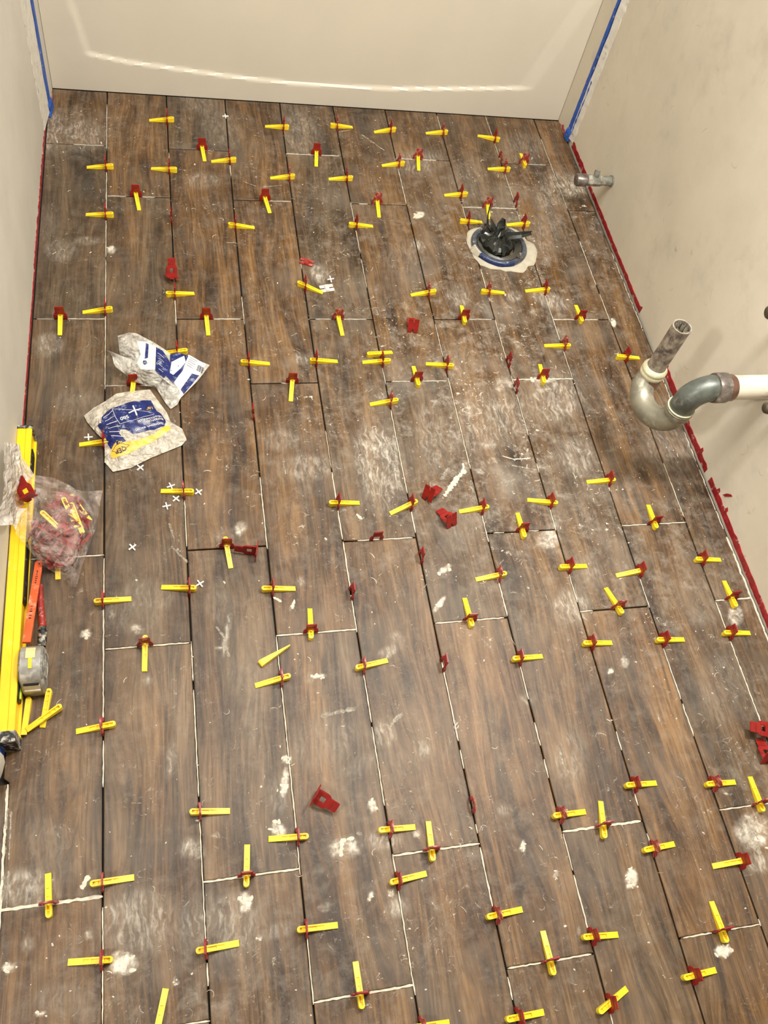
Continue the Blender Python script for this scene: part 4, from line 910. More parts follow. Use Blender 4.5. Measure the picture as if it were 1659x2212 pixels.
def base_mesh2(mat, name):
    mb = MB()
    mb.prism([(-.017, -.010), (.017, -.010), (.017, -.0018), (.006, -.0018), (.006, .0018), (.017, .0018), (.017, .010), (-.017, .010), (-.017, .0018), (-.006, .0018), (-.006, -.0018), (-.017, -.0018)], 'z', 0, .0018)
    mb.box((-.0045, -.009, .0018), (.0045, .009, .0042))
    bmesh.ops.recalc_face_normals(mb.b, faces=mb.b.faces[:])
    me = bpy.data.meshes.new(name); mb.b.to_mesh(me); mb.b.free(); me.materials.append(mat)
    return me
tag(inst('clip_fragment', base_mesh2(M['red_dusty'], 'clip_fragment'), Matrix.Translation((.622, -.555, .0006)) @ Matrix.Rotation(radians(-22), 4, 'Z')), 'flat red H-shaped clip base broken off, beside fourth long joint', 'clip')
tag(inst('clip_fragment', base_mesh2(M['red_mud'], 'clip_fragment'), Matrix.Translation((.661, -.6425, .0006)) @ Matrix.Rotation(radians(12), 4, 'Z') @ Matrix.Rotation(radians(8), 4, 'X')), 'clip base coated white with mortar, under a white cross spacer', 'clip')
def loose_wedge(tip, rd, label, z=.0006, flip=0.0, pitch=0.0, dz=0.0):
    a = math.atan2(rd[1] - tip[1], rd[0] - tip[0])
    Mx = Matrix.Translation((tip[0], tip[1], z + dz)) @ Matrix.Rotation(a, 4, 'Z') @ Matrix.Rotation(radians(pitch), 4, 'Y') @ Matrix.Rotation(radians(flip), 4, 'X')
    return tag(inst('leveling_wedge', ME_WEDGE, Mx), label, 'wedge', 'loose yellow wedges lying on the floor')
loose_wedge((.790, -.8457), (.7282, -.8577), 'loose yellow wedge lying just above another wedge on fifth long joint')
loose_wedge((.0285, -1.6700), (.0335, -1.6050), 'loose yellow wedge with smooth face up, touching the yellow level', z=.0092, flip=180, pitch=0)
loose_wedge((.0560, -1.6588), (.0662, -1.5947), 'loose yellow wedge in front of the tape measure, its tip under another wedge')
loose_wedge((.0325, -1.6630), (.0850, -1.6300), 'loose yellow wedge lying over the tips of two other wedges by the level', z=.0086, pitch=1.0)
loose_wedge((.4803, -1.5520), (.4267, -1.5866), 'loose yellow wedge lying on its side across third long joint', z=.0050, flip=90)

# ------------------------------------------------------------------ white cross spacers
def spacer_mesh():
    mb = MB()
    a, b_ = .0083, .0012
    mb.prism([(-a, -b_), (-b_, -b_), (-b_, -a), (b_, -a), (b_, -b_), (a, -b_), (a, b_), (b_, b_), (b_, a), (-b_, a), (-b_, b_), (-a, b_)], 'z', 0, .0032)
    bmesh.ops.recalc_face_normals(mb.b, faces=mb.b.faces[:])
    me = bpy.data.meshes.new('tile_spacer'); mb.b.to_mesh(me); mb.b.free(); me.materials.append(M['spacer'])
    return me
ME_SP = spacer_mesh()
for x, y, z, rot, tilt, lab in (
        (.4614, -.0012, .0006, 4, 0, 'white cross spacer on third long joint near the tub'),
        (.0330, -.1392, -.004, 8, 90, 'white spacer standing in the first end joint, nearer the left wall'),
        (.1380, -.1380, -.004, 94, 90, 'white spacer standing in the first end joint, nearer first long joint'),
        (.1211, -1.0655, .0006, 3, 0, 'white cross spacer just above a yellow wedge, left of lower bag'),
        (.2210, -1.1440, .0006, 42, 0, 'white cross spacer just below the lower spacer bag'),
        (.6720, -.6190, .0075, 12, 22, 'white cross spacer resting on a mortar-coated clip base'),
        (.3323, -1.2074, .0006, 32, 0, 'white cross spacer at the round end of a wedge, second long joint'),
        (.2880, -1.2210, .0006, 44, 0, 'white cross spacer just below the wedge on the second long joint'),
        (.2696, -1.2370, .0006, 10, 0, 'white cross spacer lowest of three around a wedge'),
        (.2039, -1.3252, .0006, 36, 0, 'white cross spacer alone in the middle of the second plank'),
        (.3251, -1.4112, .0006, 30, 0, 'white cross spacer beside the next wedge down the second long joint'),
        (.2790, -1.1910, .0006, 20, 0, 'white cross spacer just above the wedge, partly hidden by it')):
    tag(inst('tile_spacer', ME_SP, Matrix.Translation((x, y, z)) @ Matrix.Rotation(radians(rot), 4, 'Z') @ Matrix.Rotation(radians(tilt), 4, 'X')), lab, 'spacer', 'white cross tile spacers')

# ------------------------------------------------------------------ thin plastic sheets
def inside(p, poly):
    x, y = p; c = False
    n = len(poly)
    for i in range(n):
        x1, y1 = poly[i]; x2, y2 = poly[(i + 1) % n]
        if (y1 > y) != (y2 > y) and x < (x2 - x1) * (y - y1) / (y2 - y1) + x1: c = not c
    return c
class Sheet:
    """film stretched over an outline and inner support points (relaxed), with creases"""
    def __init__(self, outline, ctrl, res, wr, seed, uvf=None, fr=22.0, edge=0.012):
        uvf = uvf or (lambda p: (p[0], p[1]))
        B = []
        for a, b_ in zip(outline, outline[1:] + outline[:1]):
            a, b_ = Vector(a), Vector(b_)
            n = max(1, int((b_ - a).length / res))
            B += [a.lerp(b_, i / n) for i in range(n)]
        P2 = [uvf(p) for p in B]
        C2 = [uvf(p) for p in ctrl]
        us = [p[0] for p in P2]; vs = [p[1] for p in P2]
        r = random.Random(seed)
        pts = [Vector(p) for p in P2] + [Vector(p) for p in C2]
        u = min(us)
        while u < max(us):
            v = min(vs)
            while v < max(vs):
                q = (u + r.uniform(-.25, .25) * res, v + r.uniform(-.25, .25) * res)
                if inside(q, P2) and min((q[0] - a[0]) ** 2 + (q[1] - a[1]) ** 2 for a in P2) > (.45 * res) ** 2 and all((q[0] - a[0]) ** 2 + (q[1] - a[1]) ** 2 > (.4 * res) ** 2 for a in C2):
                    pts.append(Vector(q))
                v += res
            u += res
        nb = len(P2)
        vv, ee, ff, ov, _, _ = geometry.delaunay_2d_cdt(pts, [(i, (i + 1) % nb) for i in range(nb)], [], 1, 1e-6)
        n = len(vv)
        X = np.zeros((n, 3)); fixed = np.zeros(n, bool)
        for i in range(n):
            src = ov[i][0] if ov[i] else -1
            if 0 <= src < nb: X[i] = B[src]; fixed[i] = True
            elif nb <= src < nb + len(ctrl): X[i] = ctrl[src - nb]; fixed[i] = True
        mean = X[fixed].mean(0); X[~fixed] = mean
        E = np.array(ee)
        deg = np.zeros(n); np.add.at(deg, E[:, 0], 1); np.add.at(deg, E[:, 1], 1)
        for it in range(500):
            S = np.zeros((n, 3)); np.add.at(S, E[:, 0], X[E[:, 1]]); np.add.at(S, E[:, 1], X[E[:, 0]])
            A = S / np.maximum(deg, 1)[:, None]
            X[~fixed] = A[~fixed]
        # soften the tent peaks at the supports
        free2 = np.ones(n, bool)
        for i in range(n):
            src = ov[i][0] if ov[i] else -1
            if 0 <= src < nb: free2[i] = False
        for it in range(3):
            S = np.zeros((n, 3)); np.add.at(S, E[:, 0], X[E[:, 1]]); np.add.at(S, E[:, 1], X[E[:, 0]])
            X[free2] = .5 * X[free2] + .5 * (S / np.maximum(deg, 1)[:, None])[free2]
        PB = np.array(P2)
        for i in range(n):
            d = math.sqrt(((PB - np.array(vv[i])) ** 2).sum(1).min())
            k = min(1, d / edge)
            p = Vector((vv[i][0] * fr + seed * 3.7, vv[i][1] * fr, seed))
            wv = noise.noise_vector(p * .6)
            m = (1 - abs(noise.noise(p + wv * 1.2)) * 2.2) * .6 + noise.noise(p * 2.6) * .5
            X[i, 2] += wr * k * m
        used = sorted({i for f in ff for i in f})                 # drop stray points
        new = {i: k for k, i in enumerate(used)}
        self.X, self.F = X[used], [tuple(new[i] for i in f) for f in ff]
    def mesh(self, name, mat, parent, z_off=0.0, solid=0.0, floor_z=None):
        X = self.X.copy(); X[:, 2] += z_off
        X[:, 2] = np.maximum(X[:, 2], .0006)
        me = bpy.data.meshes.new(name)
        me.from_pydata(X.tolist(), [], self.F)
        o = link(name, me, mat, parent, smooth=70)
        if solid:
            md = o.modifiers.new('thickness', 'SOLIDIFY'); md.thickness = solid; md.offset = -1
        return o
    def at(self, p, k=6):
        d = ((self.X[:, :2] - np.array(p)) ** 2).sum(1)
        i = np.argpartition(d, k)[:k]
        w = 1 / (d[i] + 1e-7)
        return float((self.X[i, 2] * w).sum() / w.sum())
    def print_poly(self, name, poly, mat, parent, lift=.0006, res=.004):
        """a printed area that follows the film"""
        pts, n = [], 0
        for a, b_ in zip(poly, poly[1:] + poly[:1]):
            a, b_ = Vector(a), Vector(b_); m = max(1, int((b_ - a).length / res))
            pts += [a.lerp(b_, i / m) for i in range(m)]
        nb = len(pts); P2 = [tuple(p) for p in pts]
        us, vs = [p[0] for p in P2], [p[1] for p in P2]
        u = min(us)
        while u < max(us):
            v = min(vs)
            while v < max(vs):
                if inside((u, v), P2) and min((u - a[0]) ** 2 + (v - a[1]) ** 2 for a in P2) > (.4 * res) ** 2: pts.append(Vector((u, v)))
                v += res
            u += res
        vv, ee, ff, _, _, _ = geometry.delaunay_2d_cdt(pts, [(i, (i + 1) % nb) for i in range(nb)], [], 1, 1e-6)
        me = bpy.data.meshes.new(name)
        me.from_pydata([(p[0], p[1], self.at(p) + lift) for p in vv], [], [tuple(f) for f in ff])
        return link(name, me, mat, parent, smooth=70)
    def text(self, words, a, b_, mat, parent, lift=.0015, squash=1.0, hmax=None):
        """lettering from a to b_ (reading direction), laid on the film"""
        cu = bpy.data.curves.new('lettering', 'FONT'); cu.body = words; cu.size = 1.0; cu.resolution_u = 2
        cu.offset = 0.012
        ob = bpy.data.objects.new('lettering_tmp', cu); COL.objects.link(ob)
        bpy.context.view_layer.update()
        me = bpy.data.meshes.new_from_object(ob.evaluated_get(bpy.context.evaluated_depsgraph_get()))
        bpy.data.objects.remove(ob)
        bm = bmesh.new(); bm.from_mesh(me)
        bmesh.ops.triangulate(bm, faces=bm.faces[:])
        bmesh.ops.subdivide_edges(bm, edges=[e for e in bm.edges if e.calc_length() > .35], cuts=1)
        xs = [v.co.x for v in bm.verts]; x0, x1 = min(xs), max(xs)
        a, b_ = Vector(a), Vector(b_); d = (b_ - a); L_ = d.length; d.normalize(); up = Vector((-d.y, d.x))
        sc = L_ / (x1 - x0); sy = sc * squash
        for v in bm.verts:
            p = a + d * (v.co.x - x0) * sc + up * v.co.y * sy
            v.co = Vector((p.x, p.y, self.at(p) + lift))
        bm.to_mesh(me); bm.free(); me.name = 'lettering'
        return link('lettering', me, mat, parent)
def ribbon(a, b_, w):
    a, b_ = Vector(a), Vector(b_); d = (b_ - a).normalized(); s = Vector((-d.y, d.x)) * w / 2
    return [tuple(a + s), tuple(a - s), tuple(b_ - s), tuple(b_ + s)]

# lower spacer bag
root = empty('spacer_bag', (.22, -1.03, 0))
tag(root, 'dusty plastic bag of tile spacers with blue and yellow print facing up', 'bag')
for o_ in (root,): o_.location = (0, 0, 0)
S1 = Sheet(B1, B1C, .0055, .0032, 4, fr=30)
S1.mesh('film', M['film_dusty'], root)
S1.print_poly('blue_print', P1['blue'], M['navy'], root)
S1.print_poly('yellow_print', P1['yellow'], M['print_y'], root)
c0, cx_, cy_ = [Vector(p) for p in P1['cross']]
ux, uy = cx_ - c0, cy_ - c0
for k, u in enumerate((ux, uy)):
    S1.print_poly('printed_cross', ribbon(c0 - u, c0 + u, .0030), M['print_w'], root, .0012 + k * .0002, .003)
for fr_ in P1['frame']:
    for a, b_ in zip(fr_, fr_[1:]):
        S1.print_poly('printed_line', ribbon(a, b_, .0007), M['print_w'], root, .0011, .004)
for bar in P1['bars']:
    S1.print_poly('printed_line', ribbon(bar[0], bar[1], .0011), M['print_w'], root, .0011, .004)
for (ab, wds) in P1['lines']:
    mt = M['print_y'] if wds == '1/8"' else M['print_k'] if wds == 'QEP' else M['print_w']
    S1.text(wds, ab[0], ab[1], mt, root, squash=1.05 if len(wds) > 4 else 1.0)
dm = P1['diamond']
for a, b_ in zip(dm, dm[1:] + dm[:1]):
    S1.print_poly('printed_line', ribbon(a, b_, .0008), M['print_k'], root, .0011, .004)
# upper spacer bag
root = empty('spacer_bag', (0, 0, 0))
tag(root, 'open crumpled spacer bag with white and navy print, mouth to the left', 'bag')
SA = Sheet(B2A, B2AC, .0055, .0040, 9, fr=26)
SA.mesh('film', M['film_grey'], root)
SB = Sheet(B2B, B2BC, .0055, .0040, 13, fr=26)
SB.mesh('front_film', M['film_grey'], root)
SC = Sheet(B2C, [], .0055, .0030, 15, fr=26)
SC.mesh('lower_film', M['film_grey'], root)
SA.print_poly('white_print', P2['white'], M['print_w'], root, .0008)
SA.print_poly('label_print', P2['label'], M['print_w'], root, .0007)
SA.print_poly('navy_print', P2['navy'], M['navy'], root, .0013)
SA.print_poly('navy_print', P2['frame'], M['navy'], root, .0013)
SA.print_poly('spacer_picture', P2['inner'], M['print_w'], root, .0019)
SA.print_poly('navy_print', P2['block'], M['navy'], root, .0014)
SA.print_poly('navy_print', P2['strip'], M['navy'], root, .0014)
SA.print_poly('navy_print', P2['dot'], M['navy'], root, .0014)
for i in range(5):
    a0, a1 = Vector(P2['label'][0]).lerp(Vector(P2['label'][6]), .15 + i * .13), Vector(P2['label'][1]).lerp(Vector(P2['label'][2]), .1 + i * .12)
    SA.print_poly('printed_line', ribbon(a0.lerp(a1, .12), a0.lerp(a1, .55 - .05 * (i % 2)), .0007), M['print_k'], root, .0014, .005)
nv = [Vector(p) for p in P2['navy']]
for i in range(4):
    a0, a1 = nv[0].lerp(nv[6], .2 + i * .2), nv[2].lerp(nv[5], .15 + i * .22)
    SA.print_poly('printed_line', ribbon(a0.lerp(a1, .1), a0.lerp(a1, .8), .0008), M['print_w'], root, .0020, .005)
bc = [Vector(p) for p in P2['barcode']]
for i in range(9):
    t0 = i / 9
    SA.print_poly('barcode_bar', ribbon(bc[0].lerp(bc[1], t0), bc[3].lerp(bc[2], t0), .0007 + .0005 * (i % 3 == 1)), M['print_k'], root, .0014, .006)

# ------------------------------------------------------------------ bag of red clips on the level
root = empty('clip_bag', (0, 0, 0))
tag(root, 'clear plastic bag full of red clips slumped against the yellow level', 'bag')
fix = lambda p: [max(p[0], wall_left_x(p[1]) + .004), p[1], p[2]]
SR = Sheet([fix(p) for p in RB], [fix(p) for p in RBC], .0060, .0055, 21, fr=24)
SR.mesh('film', M['film_clear'], root)
SCr = Sheet([fix(p) for p in CRU], [fix(p) for p in CRUC], .0065, .0035, 25, uvf=lambda p: (p[0] - p[2], p[1]), fr=20)
for i_ in range(len(SCr.X)):                       # folds standing off the wall
    y_, z_ = SCr.X[i_, 1], SCr.X[i_, 2]
    f_ = max(0.0, min(1.0, (z_ - .07) / .04))
    SCr.X[i_, 0] += f_ * (.006 + .012 * (1 - abs(noise.noise(Vector((y_ * 26, z_ * 22, 3.0)))) * 2) + .004 * noise.noise(Vector((y_ * 70, z_ * 60, 1.0))))
SCr.X[:, 0] = np.maximum(SCr.X[:, 0], [wall_left_x(y) + .003 for y in SCr.X[:, 1]])
SCr.mesh('crumpled_top', M['film_white'], root)
ar_ = random.Random(17)
made = 0
bx = [p[0] for p in RBPOLY]; by = [p[1] for p in RBPOLY]
OUTL = [(p[0], p[1]) for p in RB]
tries = 0
NVS = {m_.name: [tuple(v.co) for v in m_.vertices] for m_ in (ME_LOOSE, ME_CLIP)}
while made < 48 and tries < 9000:
    tries += 1
    x, y = ar_.uniform(min(bx), max(bx)), ar_.uniform(min(by), max(by))
    if not inside((x, y), RBPOLY): continue
    d = Vector((ar_.uniform(-1, 1), ar_.uniform(-1, 1), ar_.uniform(-.3, .3)))
    wv = Vector((ar_.uniform(-1, 1), ar_.uniform(-1, 1), ar_.choice((-1, 1)) * ar_.uniform(.1, 1.4)))
    mesh_ = ME_LOOSE if made % 3 else ME_CLIP
    NV = NVS[mesh_.name]
    d_ = d.normalized(); x_ = (wv - d_ * wv.dot(d_)).normalized(); R3 = Matrix((x_, d_.cross(x_), d_)).transposed()
    P = [R3 @ Vector(v) for v in NV]
    cc = sum(P, Vector()) / len(P); zm = min(p.z for p in P)
    lim = 1.0
    for p in P:                                   # the film has to clear every corner of the clip
        q = (x + p.x - cc.x, y + p.y - cc.y)
        lim = min(lim, SR.at(q) - .0015 - (p.z - zm) if inside(q, OUTL) else -1)
    if lim < .001: continue
    zc = .001 if made < 18 else max(.001, min(lim, .026))
    lay('leveling_clip', mesh_, (x, y), d, wv, 'red clip inside the clear bag beside the level', 'clip', 'red clips in the clear bag', z=zc)
    made += 1
print('clips in the bag', made)
for k, (a, b_) in enumerate(YW):
    lab = 'yellow wedge inside the bag of red clips, ' + ('longest in view', 'rightmost', 'leftmost', 'lowest')[k]
    zt = min(SR.at(a), SR.at(b_)) - .014
    an = math.atan2(b_[1] - a[1], b_[0] - a[0])
    tag(inst('leveling_wedge', ME_WEDGE, Matrix.Translation((a[0], a[1], max(zt, .004))) @ Matrix.Rotation(an, 4, 'Z')), lab, 'wedge', 'yellow wedges in the clear bag')
# bright clip seen through the torn mouth
lay('leveling_clip', ME_LOOSE, (.022, -1.238), (-.5, 1, .3), (1, .4, .5), 'bright red clip seen through the torn mouth of the bag', 'clip', None, z=.0585)
mb = MB()
mb.prism([(-.003, -1.262), (.014, -1.264), (.018, -1.236), (.004, -1.226), (-.004, -1.238)], 'z', .0555, .0575)
tag(mb.build('cardboard_scrap', simple('cardboard', srgb(196, 150, 110), .8, .08, 60)), 'tan cardboard scrap seen through the torn mouth of the bag', 'cardboard')

# ------------------------------------------------------------------ spirit level
def level():
    root = empty('spirit_level', (.0095, -1.375, .0006))
    x0, x1, H = -.0145, .0125, .0500
    L2 = .300
    # box beam with a lip along each flange and three cut-outs through the side
    mb = MB()
    cut = [(-.245, -.205), (-.065, .055), (.215, .262)]
    # flanges with two raised stripes
    prof_top = [(x0, H - .006), (x1, H - .006), (x1, H - .0012), (x1 - .0015, H), (x1 - .010, H), (x1 - .0115, H - .0012), (x1 - .0150, H - .0012), (x1 - .0165, H), (x0 + .0015, H), (x0, H - .0012)]
    mb.prism(prof_top, 'y', -L2, L2)
    mb.prism([(x0, 0), (x1 + .0015, 0), (x1 + .0015, .006), (x0, .006)], 'y', -L2, L2)
    ys = [-L2] + [v for c in cut for v in c] + [L2]
    for a, b_ in zip(ys[0::2], ys[1::2]):
        mb.box((x0 + .003, a, .006), (x1 - .003, b_, H - .006))
    for c in cut:
        mb.box((x0 + .003, c[0], .006), (x1 - .003, c[1], .011)); mb.box((x0 + .003, c[0], H - .011), (x1 - .003, c[1], H - .006))
    mb.build('beam', M['level'], root, bevel=.0005)
    for c in cut:
        mb = MB()
        a, b_ = c
        outl = [(a, .016), (a + .006, .011), (b_ - .006, .011), (b_, .016), (b_, .034), (b_ - .006, .039), (a + .006, .039), (a, .034)]
        mb.prism(outl, 'x', x1 - .004, x1 + .0008)
        mb.build('hand_hole_grip' if b_ - a > .06 else 'vial_window', M['black'], root, bevel=.001)
    v = mb = MB(); mb.tube([(x1 - .001, -.240, .025), (x1 - .001, -.210, .025)], .0045, 12)
    mb.build('vial', M['glass'], root, smooth=40)
    mb = MB()
    mb.box((x0 - .0008, L2, 0), (x1 + .001, L2 + .007, H + .0008)); mb.build('end_cap', M['black_dusty'], root, bevel=.0012)
    mb = MB()
    mb.box((x0 - .0008, -L2 - .018, 0), (x1 + .002, -L2, H + .0012)); mb.box((x0 + .004, -L2 - .0185, H - .003), (x1 - .004, -L2 - .004, H + .0030))
    mb.build('end_cap', M['black_dusty'], root, bevel=.003)
    return tag(root, 'long yellow box level lying on edge along the left wall', 'level')
level()

# ------------------------------------------------------------------ tape measure
def tape_measure():
    root = empty('tape_measure', (.0430, -1.566, .0006))
    x0, x1 = -.0190, .0190
    prof_ = [(-.036, .000), (-.0375, .004), (-.0375, .024), (-.034, .038), (-.028, .056), (-.018, .0640), (.000, .0665), (.018, .0655), (.030, .058), (.036, .044), (.0375, .028), (.036, .004), (.034, .000)]
    mb = MB(); mb.prism(prof_, 'x', x0 + .003, x1 - .003)
    mb.build('case', M['tape_body'], root, bevel=.0018, smooth=35)
    for s in (-1, 1):
        mb = MB()
        shr = [(p[0] * .97, .001 + p[1] * .97) for p in prof_]
        shr2 = [(p[0] * .88, .004 + p[1] * .88) for p in prof_]
        a, b_ = (x1 - .003, x1) if s > 0 else (x0, x0 + .003)
        A = [mb.b.verts.new((x1 - .0032 if s > 0 else x0 + .0032, p[0], p[1])) for p in shr]
        B_ = [mb.b.verts.new((x1 if s > 0 else x0, p[0], p[1])) for p in shr2]
        for i in range(len(A)): mb.b.faces.new((A[i], A[(i + 1) % len(A)], B_[(i + 1) % len(A)], B_[i]))
        mb.b.faces.new(B_); mb.b.faces.new(A[::-1])
        side = mb.build('side_shell', M['tape_side'], root, bevel=.0006)
        mb = MB(); Mx = Matrix.Translation((x1 - .0005 if s > 0 else x0 + .0005, .004, .034)) @ Matrix.Rotation(s * pi / 2, 4, 'Y')
        mb.lathe([(.024, 0), (.0235, .0016), (.020, .0018), (.0195, .0006), (.010, .0006), (.0095, .0014), (0.0001, .0014)], 28, Mx)
        mb.build('side_disc', M['tape_side'], side, smooth=40)
    mb = MB()
    # thumb lock on the rim: cream square and yellow bar
    def rim_box(mb, ya, yb, xa, xb, h):
        za = lambda y: np.interp(y, [-.034, -.028, -.018, 0, .018, .030], [.038, .056, .0640, .0665, .0655, .058])
        n = 5; prev = None
        for i in range(n + 1):
            y = ya + (yb - ya) * i / n; z = float(za(y))
            vs = [mb.b.verts.new(p) for p in ((xa, y, z - .002), (xa, y, z + h), (xb, y, z + h), (xb, y, z - .002))]
            if prev:
                for k in range(4): mb.b.faces.new((prev[k], prev[(k + 1) % 4], vs[(k + 1) % 4], vs[k]))
            else: mb.b.faces.new(vs)
            prev = vs
        mb.b.faces.new(prev[::-1])
    mb = MB(); rim_box(mb, .006, .026, -.0075, .0075, .0012); mb.build('sticker', M['cream'], root)
    mb = MB(); rim_box(mb, -.012, .006, -.0028, .0028, .0016); mb.build('thumb_lock', M['level'], root)
    mb = MB(); mb.box((-.0120, -.0340, .0435), (.0120, -.0300, .0475)); mb.build('blade_slot', M['hole'], root)
    mb = MB(); mb.prism([(-.0368, .030), (-.0350, .030), (-.0310, .0440), (-.0345, .0440)], 'x', -.0125, .0125)
    mb.box((-.0125, -.0385, .026), (.0125, -.0350, .032)); mb.build('blade_hook', M['tape_white'], root, bevel=.0005)
    return tag(root, 'dusty chrome tape measure standing beside the yellow level', 'tape measure')
tape_measure()

# ------------------------------------------------------------------ flat pencil and the tool below it
def pencil():
    a, b_ = Vector((.0405, -1.3500, .0125)), Vector((.0305, -1.5190, .0370))
    root = empty('carpenter_pencil', a)
    d = (b_ - a); L_ = d.length; d.normalize()
    x = Vector((0, 0, 1)).cross(d).normalized(); z = d.cross(x)
    R4 = Matrix((x, d, z)).transposed().to_4x4()
    root.matrix_world = Matrix.Translation(a) @ R4
    mb = MB(); w = .0066
    mb.prism([(-w * .6, 0), (w * .6, 0), (w, .004), (w, L_), (-w, L_), (-w, .004)], 'z', -.0025, .0025)
    mb.build('shaft', M['orange'], root, bevel=.0012)
    mb = MB(); mb.lathe([(.0016, .0024), (.0016, .0029), (.0001, .0029)], 10, Matrix.Translation((.001, .007, 0))); mb.build('hole_mark', M['ink'], root)
    mb = MB()
    r = random.Random(8)
    for y in [.022 + i * .0042 for i in range(7)] + [.098, .104, .108, .117, .122]:
        wd = r.uniform(.0012, .0022) if y < .06 else r.uniform(.0016, .003)
        mb.box((-.0002 - wd, y, .0024), (-.0002 + wd, y + r.uniform(.0012, .0026), .0028))
    mb.build('worn_lettering', M['ink'], root)
    return tag(root, 'flat orange carpenter pencil with worn dark lettering leaning between level and tape measure', 'pencil')
pencil()
def hand_tool():
    root = empty('hand_tool', (.047, -1.45, .0006))
    mb = MB()
    mb.tube([(-.0035, .055, .006), (-.002, .02, .007), (.0035, -.030, .0085)], [.004, .0055, .0068], 12); mb.build('red_grip', M['red_dusty'], root, smooth=50)
    mb = MB()
    mb.tube([(.0035, -.030, .0085), (.0040, -.050, .0088), (.0035, -.066, .0085)], [.0066, .0075, .0070], 12)
    for k in range(4): mb.tube([(.0037, -.034 - k * .007, .0087), (.0037, -.036 - k * .007, .0087)], .0080, 12)
    mb.build('black_grip', M['black_dusty'], root, smooth=50)
    return tag(root, 'hand tool with dark red and black handle lying under the orange pencil', 'tool')
hand_tool()

